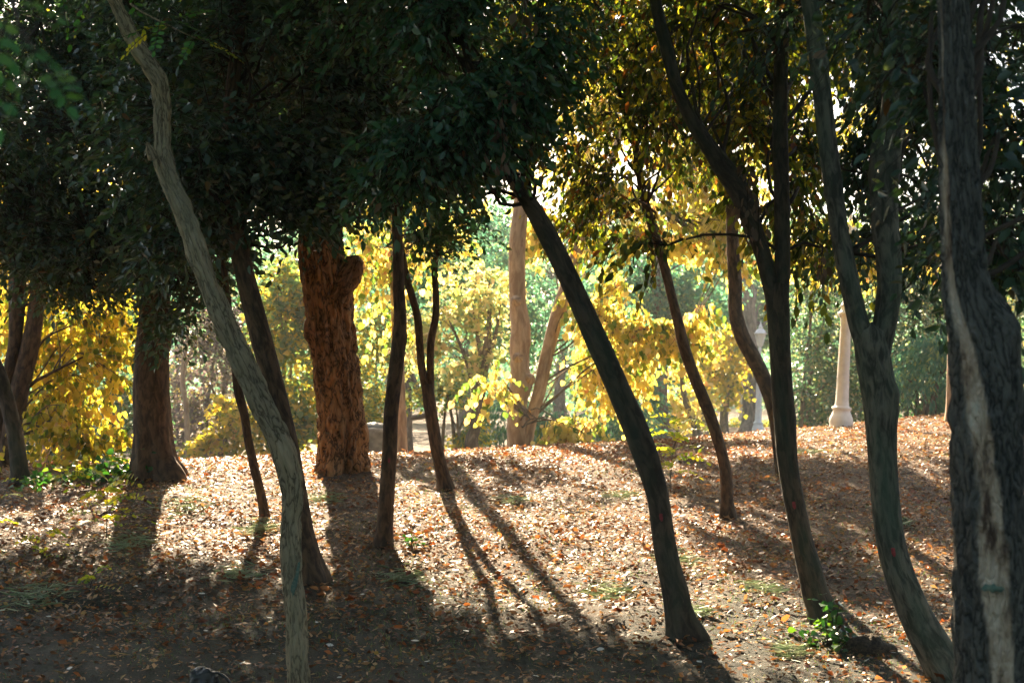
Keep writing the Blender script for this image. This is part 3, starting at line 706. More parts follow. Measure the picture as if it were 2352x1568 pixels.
# ---- the old pollard with deeply furrowed bark
d6 = foot(782, 1082)[1]
b6 = at(782, 1082, d6); b6[2] = ground_z(b6[0], b6[1])
t6 = thing("old_rough_tree", b6, "thick trunk with deeply furrowed orange-brown bark and a burl stub", "tree")
p6 = px_path([(780, 1084, 118), (783, 1050, 114), (785, 1000, 110), (781, 940, 107), (774, 870, 105), (767, 800, 105), (760, 730, 108), (752, 670, 112), (746, 620, 110), (738, 570, 100), (738, 520, 94), (742, 430, 88), (745, 300, 84), (740, 100, 76), (735, -150, 62), (730, -500, 36), (728, -800, 14)], d6)
q6 = trunk_mesh(t6, p6, B_ROUGH, nseg=124, step=.02, rough=.035, bark=.034, bscale=(25, 6.5), seed=23, stretch=.24)
bu = px_path([(775, 690, 60), (790, 655, 58), (803, 630, 54), (812, 612, 48), (818, 596, 40)], d6 - .12)
trunk_mesh(t6, bu, B_ROUGH, "burl", nseg=48, step=.014, rough=.16, bark=.02, bscale=(26, 9), seed=24, sink=0)
gg = Geo(); bc = at(816, 640, d6 - .17)
gg.add(*tube(np.array([bc + [-.05, .06, -.01], bc + [0, .0, .0], bc + [.012, -.02, .002]]), np.array([.075, .07, .045]), 24, .2, 9, .012, (30, 20))); gg.build("burl_lip", B_ROUGH, t6)

# ---- pale trunks beyond the crest
t9, q9, p9, d9 = simple_tree("pale_trunk_tree", "smooth pale pinkish trunk standing behind the slim dark trunk", (919, 1060),
    [(921, 1060, 38), (920, 1030, 33), (917, 950, 30), (914, 850, 29), (913, 760, 28), (911, 680, 29), (908, 600, 32), (904, 540, 33), (900, 450, 30), (895, 330, 26), (890, 150, 20), (885, -100, 10)], B_PALE, depth=19.0, nseg=24, seed=14)
t10, q10, p10, d10 = simple_tree("pale_trunk_tree", "pale pollarded trunk pair with knots beyond the crest, centre", (1192, 1050),
    [(1190, 1052, 52), (1189, 1020, 47), (1188, 960, 44), (1190, 915, 45), (1197, 878, 54), (1194, 845, 44), (1194, 790, 46), (1196, 755, 46), (1190, 700, 40), (1188, 640, 39), (1188, 570, 39), (1192, 520, 38), (1200, 430, 32), (1215, 320, 24), (1230, 200, 15), (1240, 80, 7)], B_PALE, depth=20.0, nseg=30, rough=.06, seed=15,
    limbs=[[(1206, 1040, 30), (1213, 1000, 28), (1222, 955, 28), (1237, 905, 29), (1249, 850, 30), (1260, 800, 30), (1273, 750, 32), (1290, 695, 34), (1308, 640, 35), (1330, 570, 32), (1360, 480, 26), (1400, 380, 18), (1440, 260, 9)]])
for (x, y, dx) in ((1188, 690, -.02), (1190, 820, 0.0), (1213, 868, .02)):
    kp = at(x, y, 19.9); gk = Geo(); gk.add(*tube(np.array([kp + [0, .12, -.03], kp + [dx, -.03, 0], kp + [dx * 2, -.07, .01]]), np.array([.10, .075, .035]), 16, .15, 3)); gk.build("knot", B_PALE, t10)
t11, q11, p11, d11 = simple_tree("small_yellow_tree", "small grey trunk with a bushy yellow head, left of the pale pair", (1085, 1050),
    [(1086, 1052, 34), (1083, 1010, 30), (1090, 985, 27), (1095, 940, 26), (1103, 890, 25), (1110, 850, 24), (1115, 825, 22), (1122, 760, 14), (1125, 690, 8)], B_HAZY, depth=24.0, nseg=20, seed=16,
    limbs=[[(1095, 930, 12), (1080, 860, 10), (1060, 800, 8), (1030, 730, 4)], [(1108, 860, 12), (1100, 790, 9), (1085, 700, 5)], [(1112, 850, 12), (1135, 780, 9), (1150, 700, 4)]])
t18, q18, p18, d18 = simple_tree("pale_trunk_tree", "straight pale orange-lit trunk beside the scarred right-edge trunk", (2186, 960),
    [(2186, 962, 30), (2187, 930, 27), (2188, 850, 25), (2190, 750, 24), (2191, 640, 24), (2194, 500, 22), (2198, 300, 18), (2200, 100, 12), (2200, -100, 6)], B_PALE, depth=20.3, nseg=20, seed=17)

# ---- trees at the left edge
t5, q5, p5, d5 = simple_tree("yellow_tree", "yellow-leaved tree with two crossing brown trunks at left edge", (8, 1110),
    [(6, 1112, 58), (12, 1075, 50), (26, 1000, 46), (43, 905, 44), (60, 835, 42), (72, 780, 40), (83, 710, 36), (92, 630, 32), (100, 500, 20), (120, 350, 16), (140, 150, 11), (150, -50, 6)], B_BROWN, depth=15.5, nseg=24, seed=18,
    limbs=[[(4, 1060, 34), (2, 985, 28), (12, 890, 26), (24, 832, 26), (34, 785, 30), (38, 720, 36), (40, 650, 40), (40, 560, 22), (30, 430, 18), (20, 250, 12), (10, 50, 6)],
           [(48, 915, 10), (75, 880, 8), (120, 855, 7), (190, 820, 4)], [(60, 850, 9), (85, 800, 7), (115, 770, 5), (170, 745, 3)], [(50, 700, 8), (80, 698, 6), (140, 700, 4), (190, 690, 3)]])
t5c, q5c, p5c, d5c = simple_tree("laurel_sapling", "dark bowed stem cut by the left edge of the picture", (46, 1112),
    [(47, 1114, 50), (44, 1080, 40), (36, 1010, 37), (20, 935, 34), (0, 865, 32), (-24, 790, 21), (-50, 680, 19), (-70, 500, 16), (-80, 300, 11), (-80, 100, 5)], B_DARK, nseg=20, seed=19)

# ---- crowns of the front trees
bl = np.array
lim_lit = None
crown(t4, q4, [B(160, 560, 12.6, 1.25, .42, 1.0, 1.0), B(330, 520, 12.8, 1.0, .62, 1.1, 1.2), B(60, 330, 12.2, 1.0, .9, 1.2, 1.4), B(350, 250, 12.5, 1.0, .9, 1.2, 1.3), B(200, 30, 12.6, 1.5, .9, 1.2, 1.2), B(250, -350, 12.8, 1.8, 1.0, 1.6, .8), B(395, 700, 12.4, .25, .25, .3, .16), B(330, 540, 13.9, 1.0, .26, .5, .7), B(90, 540, 13.9, 1.0, .26, .5, .7), B(330, 110, 12.8, 1.0, .6, .8, 1.), B(60, 80, 12.6, 1.0, .7, .8, 1.)], 3700, LAUREL, seed=31, single=110, branches=40, thr=.40)
crown(t2, q2, [B(600, 400, 10.0, .62, .36, .8, 1.2), B(480, 300, 9.8, .8, .7, .9, 1.2), B(680, 200, 10.2, .75, .7, .9, 1.2), B(560, 20, 10.0, 1.1, .6, 1.1, 1.1), B(560, -280, 10.2, 1.6, .8, 1.4, .8), B(650, 480, 10.0, .30, .10, .5, .35), B(440, 560, 10.1, .40, .20, .5, .45)], 2000, LAUREL, seed=32, single=110, branches=36, thr=.40)
crown(t3, q3, [B(470, 440, 11.8, .55, .7, .6, 1.), B(420, 600, 11.6, .45, .3, .5, .6), B(500, 150, 11.8, .9, .6, .8, 1.)], 600, LAUREL, seed=33, single=60, branches=16, thr=.40)
crown(t5c, q5c, [B(40, 560, 12.4, .75, .45, .7, 1.2), B(-30, 300, 12.4, .8, 1.0, .8, 1.2), B(170, 640, 12.5, .30, .16, .4, .25), B(60, 100, 13.6, 1.0, .8, .6, 1.), B(0, 420, 13.2, .8, .5, .5, .8)], 1050, LAUREL, seed=34, single=60, branches=16, thr=.40)
crown(t6, [q6], [B(740, 330, 14.2, 1.1, .75, 1.0, 1.2), B(560, 200, 14.4, 1.2, .9, 1.2, 1.), B(900, 250, 14.2, 1.1, .9, 1.0, 1.1), B(740, 0, 14.2, 2.0, 1.0, 1.5, 1.4), B(700, -350, 14.4, 2.6, 1.1, 1.8, 1.4), B(740, 370, 13.9, .6, .2, .5, .45), B(560, 420, 14.0, .8, .2, .6, .6), B(930, 350, 14.0, .7, .2, .5, .6), B(1040, 310, 14.1, .6, .22, .5, .5), B(450, 60, 14.5, 1.4, .6, 1., 1.)], 3300, LAUREL, seed=35, single=60, branches=40, L=.085, thr=.40)
crown(t7, q7, [B(890, 280, 10.9, .65, .5, .7, 1.), B(850, 390, 10.8, .45, .14, .5, .5), B(930, 120, 10.9, .9, .7, .8, 1.1), B(860, -150, 11, 1.2, .7, 1.0, .8)], 900, LAUREL, seed=36, single=100, branches=22)
crown(t8, q8, [B(1010, 350, 12.9, .62, .42, .6, 1.), B(985, 540, 12.6, .18, .10, .2, .22), B(1060, 505, 12.7, .22, .08, .25, .2), B(1060, 200, 12.9, .9, .6, .7, .9), B(1190, 60, 13.2, .9, .6, .7, .9)], 800, LAUREL_G, seed=37, single=110, branches=16)
crown(t12, q12, [B(1040, 250, 8.2, .42, .30, .5, 1.2), B(950, 330, 8.1, .28, .14, .35, .6), B(870, 415, 8.2, .14, .05, .2, .2), B(1120, 110, 8.3, .55, .38, .6, 1.3), B(1010, -20, 8.3, .9, .4, .8, 1.2), B(1200, 200, 8.2, .18, .22, .3, .4), B(1060, -300, 8.5, 1.4, .6, 1.2, .8), B(1000, 385, 8.1, .2, .05, .25, .22)], 1300, LAUREL_G, seed=38, single=220, branches=30, L=.068, gap=.028, droop=.9, thr=.47, clump=2.1)
crown(t13, q13, [B(1440, 300, 11.9, .9, .8, .7, 1.), B(1560, 180, 11.9, .8, .7, .7, .9), B(1380, 100, 12., 1.0, .6, .8, 1.1), B(1400, 480, 11.8, .5, .3, .5, .4), B(1430, -150, 12., 1.6, .7, 1.1, .8)], 1000, OLIVE, seed=39, single=100, branches=34, droop=.9, hang=.3, thr=.46)
crown(t14, q14, [B(1690, 240, 14.6, 1.1, .9, .8, 1.), B(1560, 60, 14.6, 1.2, .7, .9, 1.), B(1800, 20, 14.6, 1.2, .7, .9, 1.), B(1700, -250, 14.6, 2.0, .8, 1.3, .5), B(1350, 20, 14.7, .9, .5, .8, .9), B(1960, 60, 14.7, 1.0, .6, .8, .9), B(2180, 80, 14.7, 1.0, .7, .8, .9), B(1650, 10, 14.9, 1.4, .45, .8, 1.)], 1700, OLIVE, seed=40, single=60, branches=30, droop=.8, hang=.3, L=.085, thr=.46)
crown(t15, q15, [B(1720, 310, 9.7, .50, .55, .5, .9), B(1640, 110, 9.7, .8, .45, .6, 1.1), B(1870, 420, 9.6, .32, .40, .4, .5), B(1885, 560, 9.3, .22, .14, .3, .25), B(1830, 60, 9.7, .8, .5, .6, 1.1), B(1700, -250, 9.4, 1.4, .7, 1.2, .9), B(1560, 545, 8.8, .42, .05, .2, .10)], 760, OLIVE, seed=41, single=160, branches=34, droop=.9, hang=.35, thr=.46)
crown(t16, q16, [B(1960, 110, 8.6, .60, .40, .5, 1.1), B(2130, 300, 8.5, .32, .60, .4, 1.), B(2120, 50, 8.5, .6, .4, .5, 1.1), B(2115, 570, 8.1, .12, .25, .2, .26), B(1965, 560, 8.2, .10, .12, .15, .10), B(2000, -250, 8.0, 1.3, .6, 1.1, .9), B(1965, 330, 8.5, .14, .3, .3, .4)], 760, LAUREL, seed=42, single=160, branches=30, droop=.8, hang=.25, L=.07, thr=.42)
crown(t17, [p17[9:]], [B(2300, 200, 5.6, .32, .45, .5, 1.2), B(2330, 500, 5.7, .22, .28, .3, .6), B(2290, 610, 5.8, .10, .10, .2, .15), B(2310, -40, 5.6, .7, .4, .6, .9)], 470, LAUREL, seed=43, single=120, branches=18, L=.068, droop=.7, brad=.010)

for k, (tr_, qq, L_) in enumerate([(t1, [q1], .16), (t2, q2, .18), (t7, q7, .18), (t12, q12, .18), (t15, q15, .18), (t16, q16, .18), (t17, [q17], .16), (t13, q13, .18), (t4, q4, .18), (t6, [q6], .18), (t14, q14, .18)]):
    e = qq[-1][-1, :3]; c0 = np.array((e[0], e[1] - .6, 5.6 if e[1] < 11 else 6.3))
    crown(tr_, qq, [(c0, (2.2, 2.0, .9), 1.), (c0 + [.6, -1.6, .5], (2.0, 1.6, .8), .7)], 820, LAUREL, L=L_ * .72, nl=9, gap=.055, seed=700 + k, single=0, branches=6, thr=.3, name="upper_foliage", limit=lambda C: C[:, 2] > EYE[2] + C[:, 1] * .27 + .12)  # crown tops above the view, extended to block sky light

crown(t6, [q6], [B(480, 250, 16.8, 1.7, .40, .5, 1.4), B(800, 150, 16.6, .9, .30, .5, .6), B(740, 10, 16., 2.2, .6, .8, 1.2)], 1000, LAUREL, L=.125, nl=9, gap=.055, seed=761, single=0, branches=10, thr=.34, name="added_back_foliage")  # unseen leaf mass added behind the canopy to shade the foreground
crown(t4, q4, [B(150, 160, 15.6, 1.5, .8, .6, 1.2), B(380, 60, 15.8, 1.2, .7, .6, 1.), B(60, 420, 15.2, .8, .4, .4, .5)], 620, LAUREL, L=.125, nl=9, gap=.055, seed=762, single=0, branches=10, thr=.36, name="added_back_foliage")

# dead brown leaves hanging in the crown of the centre leaning tree and of the forked tree
def dead_bunch(root, px, py, d, w, h, n, seed, L=.07):
    r = np.random.default_rng(seed); base = np.array(root.location); me = leaf_mesh(T_DRY * [1, .9, 1.6], "dead", DEAD)
    top = at(px, py, d)
    q = catmull(np.array([top + [0, 0, .05], top - [0.01, 0, h * .4], top - [.0, 0, h]]), .05)
    g_ = Geo(); g_.add(*tube(q, np.linspace(.004, .0015, len(q)), 5)); g_.build("twig", B_TWIG, root)
    for k in range(n):
        p = q[r.integers(len(q))] + r.normal(0, w * .5, 3) * [1, 1, .3]
        leaf_obj("dead_leaf", me, root, p, np.array((r.normal(0, .3), r.normal(0, .3), -1)), r.normal(0, 1, 3), L * r.uniform(.7, 1.2), base)
dead_bunch(t12, 1158, 235, 7.75, .05, .40, 22, 1)
dead_bunch(t12, 1140, 290, 7.8, .04, .20, 10, 2)
dead_bunch(t12, 1203, -20, 7.7, .05, .18, 16, 3, .085)
dead_bunch(t15, 1720, 400, 8.7, .06, .38, 26, 4)
dead_bunch(t15, 1745, 470, 8.7, .05, .25, 14, 5)
dead_bunch(t16, 1890, 590, 7.5, .03, .14, 9, 6, .06)

# ---- the same grove goes on beside and behind the viewpoint
for k, (x, y, h_, lab) in enumerate([(-4.5, -4.5, 7.5, "grove tree behind the viewpoint, to the left"), (.6, -5.5, 8., "grove tree straight behind the viewpoint"), (5., -4., 7.5, "grove tree behind the viewpoint, to the right"), (-7., 2.5, 7., "grove tree beside the viewpoint, out of frame left"), (7.2, 2.8, 7., "grove tree beside the viewpoint, out of frame right"), (-9.5, -9., 8., "second row grove tree behind, left"), (9.5, -9., 8., "second row grove tree behind, right"), (0., -11., 8.5, "second row grove tree straight behind"), (-8.2, 7.5, 7., "grove tree out of frame left, level with the front trunks"), (8.2, 8.5, 7., "grove tree out of frame right, level with the front trunks")]):
    b = np.array((x, y, float(ground_z(x, y)))); root = thing("grove_tree", b, lab, "tree", "grove trees outside the frame")
    pth = np.array([(x, y, b[2], .14), (x + .1, y, 1.2, .11), (x - .1, y + .1, 2.6, .09), (x, y, h_ * .7, .05), (x, y, h_, .02)])
    qq = trunk_mesh(root, pth, B_DARK, nseg=14, step=.12, seed=k)
    crown(root, [qq], [(np.array((x, y, h_ * .62)), (2.6, 2.4, 2.2), 1.), (np.array((x * .8, y + 1., h_ * .85)), (2.6, 2.6, 1.3), .8), (np.array((x, y - .4, 2.2)), (1.9, 1.6, 1.0), .6)], 1050, LAUREL, L=.20, nl=9, gap=.09, seed=600 + k, single=0, branches=10, thr=.3)

# ---- yellow crowns beyond the bank
YK = dict(T=T_HEART, key="heart", nl=8, gap=.05, droop=.7, hang=.62, flat=.4, twig=B_HAZY)
crown(t5, q5, [B(150, 760, 16.4, .75, .65, .7, 1.5), B(230, 680, 16.3, .55, .5, .6, 1.), B(110, 930, 16.3, .5, .35, .5, .8), B(215, 1000, 15.3, .34, .14, .3, .35), B(160, 960, 15.4, .4, .2, .3, .4), B(30, 560, 16.7, .8, .7, .9, .8), B(130, 250, 16.2, 1.0, 1.2, 1.0, 1.1), B(300, 460, 16.7, .7, .6, .4, .3), B(200, 850, 15.9, .6, .35, .3, .5)], 900, GOLD, L=.085, seed=51, single=150, branches=26, thr=.40, **YK)
crown(t10, q10, [B(1480, 640, 19.6, 1.0, .8, .45, 1.2), B(1385, 830, 20.4, .62, .65, .3, .9), B(1350, 985, 19.4, .55, .20, .3, .55), B(1545, 750, 19.4, .55, .35, .5, .5), B(1340, 490, 20.8, .9, .5, .4, .9), B(1500, 400, 19.8, 1.3, .8, 1., 1.3), B(1610, 570, 19.4, .55, .5, .5, .6), B(1130, 880, 19.2, .28, .22, .3, .14), B(1560, 170, 20, 1.5, .8, 1., 1.), B(1150, 560, 20.6, .30, .2, .3, .2), B(1290, 300, 21.6, 1.0, .9, .5, 1.0), B(1450, 150, 21.8, 1.4, .8, .5, 1.2), B(1680, 300, 21.6, 1.3, .8, .4, .7), B(1250, 90, 22, 1.2, .6, .5, .7)], 1900, YELLOW, L=.105, seed=52, single=190, branches=34, thr=.50, clump=1.3, **YK)
crown(t9, q9, [B(850, 620, 18.7, .36, .40, .3, 1.), B(830, 550, 18.8, .5, .3, .4, .7), B(960, 560, 18.8, .6, .4, .5, .8), B(900, 740, 18.8, .3, .3, .3, .4), B(1000, 470, 19, .9, .4, .5, .8)], 180, YELLOW, L=.10, seed=53, single=90, branches=16, thr=.44, **YK)
crown(t11, q11, [B(1060, 760, 24, .85, .75, .4, 1.6), B(1100, 660, 24.2, .6, .5, .6, .8), B(960, 820, 24, .4, .5, .3, .4)], 360, PASTEL, L=.10, seed=54, single=60, branches=18, thr=.40, nl=8, gap=.045, T=T_HEART, key="heart", droop=.5, hang=.3, twig=B_HAZY)
crown(t18, q18, [B(1980, 330, 20.5, 1.5, .9, .6, .5), B(1900, 560, 20.0, .8, .4, .5, .8), B(1960, 610, 20., .4, .3, .3, .4), B(2110, 480, 20.5, .8, .8, .8, .6), B(1800, 350, 20.6, 1.0, .9, .5, .5), B(2180, 250, 20.6, 1.0, 1.0, 1., .8), B(1900, 100, 21, 1.8, .8, .8, 1.), B(2120, 120, 21.4, 1.3, .8, .5, .7), B(2300, 380, 21.6, .9, 1.0, .5, .5)], 760, YELLOW, L=.10, seed=55, single=100, branches=24, thr=.53, clump=1.1, **YK)

# ------------------------------------------------------------------ background planting
def far_tree(name, label, px, foot_py, d, pts, mat, blobs, n, lmat, L, seed, single=0, limbs=(), group=None, branches=14, T=T_LAUREL, key="laurel", hang=.2, thr=.40, nl=8, cat="tree", nseg=16, rough=.08, zc=None, flat=.7):
    b = at(px, foot_py, d); b[2] = ground_z(b[0], b[1]); base_py = to_px(b)[1][0]
    root = thing(name, b, label, cat, group)
    pts = [(pts[0][0], base_py, pts[0][2] * 1.25)] + [p for p in pts if p[1] < base_py - 4]
    path = px_path(pts, d)
    q = [trunk_mesh(root, path, mat, nseg=nseg, rough=rough, seed=seed, step=.10, sink=.3)]
    for l in limbs: q.append(limb_mesh(root, px_path(l, d), mat, nseg=10, rough=rough, seed=seed + 2, step=.10))
    if n: crown(root, q, blobs, int(n * .75), lmat, L=L, nl=nl, gap=L * .5, T=T, key=key, seed=seed, single=single, branches=branches, hang=hang, thr=thr, twig=B_HAZY, brad=.03, droop=.5, flat=flat)
    return root

def shrub(name, label, px, d, blobs, n, lmat, L, seed, group=None, stems=5, T=T_LAUREL, key="laurel", hang=.15, thr=.36, single=0, cat="shrub", foot_py=1030):
    b = at(px, foot_py, d); b[2] = ground_z(b[0], b[1]); root = thing(name, b, label, cat, group)
    r = np.random.default_rng(seed); q = []
    for k in range(stems):
        e = blobs[k % len(blobs)][0] + r.normal(0, .3, 3) * np.array(blobs[k % len(blobs)][1])
        s = b + [r.normal(0, .15), r.normal(0, .15), -.1]
        c = catmull(np.array([s, s * .6 + e * .4 + [0, 0, .3], e]), .12)
        q.append(np.column_stack([c, np.linspace(.05, .012, len(c))]))
        g_ = Geo(); g_.add(*tube(c, q[-1][:, 3], 8, .05, k)); g_.build("stem", B_HAZY, root)
    crown(root, q, blobs, int(n * .72), lmat, L=L, nl=9, gap=L * .45, T=T, key=key, seed=seed, single=single, branches=0, hang=hang, thr=thr, twig=B_HAZY, zmin=float(b[2]) + .02, droop=.4)
    return root

shrub("evergreen_shrub", "tall glossy shrub seen left of the near lamp post", 1850, 27, [B(1885, 700, 27, .62, 1.5, .9), B(1895, 880, 26.8, .75, .9, .9), B(1890, 560, 27.2, .7, .8, .8, .6)], 1250, SHRUB, .10, 61, "evergreen shrubs on the right")
shrub("evergreen_shrub", "dense dark glossy shrub right behind the near lamp post", 1970, 28, [B(1960, 720, 28, 1.1, 1.5, .9), B(1960, 900, 27.8, 1.0, .8, .8), B(2000, 560, 28.2, 1.2, .9, .9)], 1600, SHRUB, .10, 62, "evergreen shrubs on the right")
shrub("evergreen_shrub", "tall sunlit shrub between forked grey tree and right-edge trunk", 2110, 26.5, [B(2100, 760, 26.5, .9, 1.1, .8), B(2130, 620, 26.7, .9, .9, .8), B(2090, 880, 26.4, .8, .6, .7)], 1500, SHRUB, .10, 63, "evergreen shrubs on the right")
shrub("willow_leaved_shrub", "low bluish-green narrow-leaved shrub at the foot of the sunlit shrub", 2130, 25.0, [B(2120, 890, 25., .8, .55, .6), B(2160, 830, 25., .5, .5, .5)], 700, FARGREEN, .13, 64, T=T_LAUREL * [1, .5, 1], key="narrow", hang=.5)
shrub("evergreen_shrub", "sunlit shrub filling the gap at the right picture edge", 2320, 26.0, [B(2320, 700, 26, .8, 1.6, .8), B(2340, 500, 26.2, .8, .8, .8), B(2260, 560, 26.4, .6, .9, .7)], 1200, SHRUB, .10, 65, "evergreen shrubs on the right")
shrub("green_shrub", "dark green leafy shrub right of the pale trunk pair", 1290, 26.5, [B(1270, 985, 26.5, .8, .35, .5), B(1180, 960, 26.8, .6, .5, .5), B(1420, 960, 26.5, .5, .5, .5)], 900, FARGREEN, .12, 66, T=T_LAUREL * [1, .5, 1], key="narrow", hang=.5)
shrub("green_shrub", "feathery green shrub behind the centre leaning trunk", 1440, 29.0, [B(1440, 900, 29, .6, .9, .6), B(1420, 780, 29.2, .7, .7, .6)], 800, FARGREEN, .12, 67, hang=.4)
shrub("yellow_green_shrub", "sunny yellow-green shrub below the small yellow tree", 1040, 25.5, [B(1040, 970, 25.5, .45, .55, .4), B(1020, 900, 25.7, .4, .4, .4)], 560, MAPLE, .085, 68)
shrub("purple_shrub", "dusky purple-leaved shrub left of the thin dark stem", 490, 28.5, [B(480, 860, 28.5, .75, 1.0, .7), B(450, 980, 28.4, .7, .6, .6), B(520, 740, 28.7, .7, .7, .7)], 1500, PURPLE, .11, 69)
shrub("maple_shrub", "bright yellow and green maple between the two left dark trunks", 660, 24.5, [B(650, 740, 24.5, .55, .55, .5), B(680, 880, 24.4, .5, .75, .5), B(660, 990, 24.3, .55, .40, .5), B(690, 650, 24.6, .5, .5, .5, .7)], 1300, MAPLE, .12, 70, T=T_HEART * [1, .85, 1], key="heart_narrow", single=60)
shrub("maple_shrub", "low yellow sprigs of maple left of the tan foreground trunk", 510, 24.0, [B(510, 1005, 24, .36, .22, .3), B(540, 950, 24, .22, .22, .2)], 210, GOLD, .11, 71, T=T_HEART, key="heart", single=40)
shrub("dark_shrub", "dark green undergrowth beneath the left yellow tree", 200, 24, [B(200, 1020, 24, 1.2, .45, .6), B(60, 1020, 24, .8, .5, .6), B(290, 950, 24.5, .5, .7, .5)], 1000, SHRUB, .11, 72)
shrub("green_shrub", "hazy green shrub low between the rough trunk and slim trunk", 850, 27, [B(850, 900, 27, .45, .8, .5), B(860, 780, 27.2, .5, .7, .5), B(840, 985, 26.8, .4, .3, .4)], 1000, MAPLE, .11, 73)

for k, (px, lab) in enumerate([(2520, "evergreen shrub just outside the frame on the right"), (2780, "second evergreen shrub outside the frame on the right"), (-170, "evergreen shrub just outside the frame on the left"), (-420, "second evergreen shrub outside the frame on the left")]):
    shrub("evergreen_shrub", lab, px, 27, [B(px, 700, 27, 1.2, 1.6, 1.6), B(px + 60, 520, 27, 1.2, 1.4, 1.4), B(px - 40, 880, 27, 1.2, .9, 1.2)], 900, SHRUB, .12, 75 + k, "evergreen shrubs outside the frame")
FT = far_tree
FT("hazy_tree", "dark hazy trunk with leaning limb seen left of the small forked tree", 938, 1050, 30, [(938, 1050, 20), (937, 960, 19), (936, 860, 18), (934, 760, 18), (930, 640, 16), (925, 500, 12), (920, 350, 8)], B_HAZY, [B(930, 640, 30, 1.2, 1.3, 1.), B(1020, 560, 30.5, 1.2, 1.0, 1.), B(880, 480, 30.5, 1.2, 1.2, 1.)], 1700, FARGREEN, .13, 81, limbs=[[(938, 960, 14), (985, 950, 16), (968, 915, 16), (945, 860, 14), (938, 830, 10)]])
FT("hazy_tree", "hazy green tree beyond the gap right of the small forked tree", 1090, 1040, 34, [(1105, 1040, 22), (1103, 900, 20), (1100, 700, 16), (1095, 500, 10), (1092, 350, 6)], B_HAZY, [B(1100, 620, 34, 1.6, 1.5, 1.2), B(1180, 720, 34, 1.2, 1.1, 1.), B(1060, 520, 34.5, 1.5, 1.2, 1.2)], 2000, FARGREEN, .14, 82)
FT("hazy_tree", "hazy green tree with knotty grey trunk left of the slender bowed trunk", 1516, 1005, 33, [(1520, 1005, 40), (1518, 960, 36), (1516, 900, 34), (1516, 850, 34), (1512, 780, 30), (1508, 650, 22), (1500, 450, 12)], B_HAZY, [B(1480, 700, 33, 1.2, 1.2, 1.), B(1560, 690, 33.2, 1.1, .6, 1.), B(1440, 640, 33.5, 1., 1.2, 1.), B(1600, 600, 33.5, 1.2, 1.2, 1.)], 1900, FARGREEN, .13, 83, hang=.35)
FT("leaning_young_tree", "thin dark leaning stem with yellow leaves in the far clearing", 1600, 1008, 36, [(1604, 1008, 20), (1594, 975, 16), (1580, 935, 15), (1571, 905, 14), (1566, 860, 10), (1570, 800, 6)], B_HAZY, [B(1575, 880, 36, .7, .5, .5), B(1610, 940, 36, .4, .5, .4), B(1540, 930, 36, .3, .25, .3)], 150, YELLOW, .13, 84, T=T_HEART, key="heart", hang=.5, branches=8)
FT("young_tree", "small forked tree with orange and yellow leaves beside the far lamp", 1664, 1000, 37, [(1664, 1000, 24), (1663, 960, 20), (1666, 935, 18), (1672, 905, 9), (1675, 870, 7), (1680, 820, 4)], B_HAZY, [B(1670, 860, 37, .7, .6, .5), B(1640, 830, 37, .6, .5, .5), B(1675, 790, 37, .4, .4, .4)], 330, GOLD, .13, 85, limbs=[[(1672, 910, 7), (1660, 880, 6), (1645, 850, 3)], [(1672, 905, 6), (1690, 860, 4), (1695, 820, 3)]], T=T_HEART, key="heart", hang=.4, branches=10)
FT("stout_far_tree", "stout brown trunk standing left of the far lamp post", 1722, 998, 42, [(1722, 998, 42), (1722, 960, 36), (1723, 900, 36), (1725, 850, 38), (1722, 780, 34), (1718, 650, 28), (1712, 450, 16)], B_HAZY, [B(1740, 640, 45, 1.8, 1.6, 1.2), B(1690, 700, 44, 1.4, .9, 1.), B(1770, 780, 45, 1., .8, .8)], 1500, FARGREEN, .15, 86)
FT("pale_bent_tree", "pale elbowed trunk beneath the left yellow tree", 97, 1090, 20, [(97, 1090, 28), (92, 1062, 24), (103, 1038, 20), (113, 995, 17), (117, 930, 15), (118, 800, 12), (112, 650, 8), (110, 500, 5)], B_PALE, [B(110, 600, 20.2, .9, .8, .7), B(60, 780, 20, .7, .6, .5)], 420, GOLD, .10, 87, T=T_HEART, key="heart", hang=.5, branches=10)
FT("pale_thin_tree", "straight thin pale stem at far left beside the dark bowed stem", 56, 1085, 21, [(57, 1085, 11), (55, 1020, 10), (53, 900, 9), (50, 700, 8), (45, 500, 5)], B_PALE, [B(40, 560, 21, .9, .9, .7)], 260, GOLD, .10, 88, T=T_HEART, key="heart", hang=.5, branches=8)
FT("hazy_tree", "hazy grey trunk between the left yellow leaves and thick dark trunk", 262, 1040, 31, [(266, 1040, 20), (262, 990, 18), (256, 940, 17), (250, 850, 15), (244, 700, 12), (240, 500, 8)], B_HAZY, [B(240, 760, 31, 1.6, 1.5, 1.2), B(200, 900, 31.5, 1.2, .9, .8), B(260, 560, 31, 1.6, 1.3, 1.2)], 1500, FARGREEN, .14, 89)
FT("pale_thin_tree", "pale bare-branched birch-like stem behind the purple shrub", 426, 1040, 27, [(432, 1040, 14), (428, 940, 12), (420, 880, 12), (422, 830, 11), (430, 780, 10), (432, 730, 8), (440, 660, 6), (445, 560, 4)], B_PALE, [B(440, 640, 27.2, .9, .7, .7), B(520, 620, 27.5, .8, .6, .6)], 260, FARGREEN, .11, 90, limbs=[[(426, 800, 7), (412, 760, 5), (400, 700, 3)], [(424, 850, 6), (440, 800, 5), (458, 760, 4), (470, 700, 3)], [(432, 740, 5), (455, 700, 4), (475, 650, 2)]], branches=10)
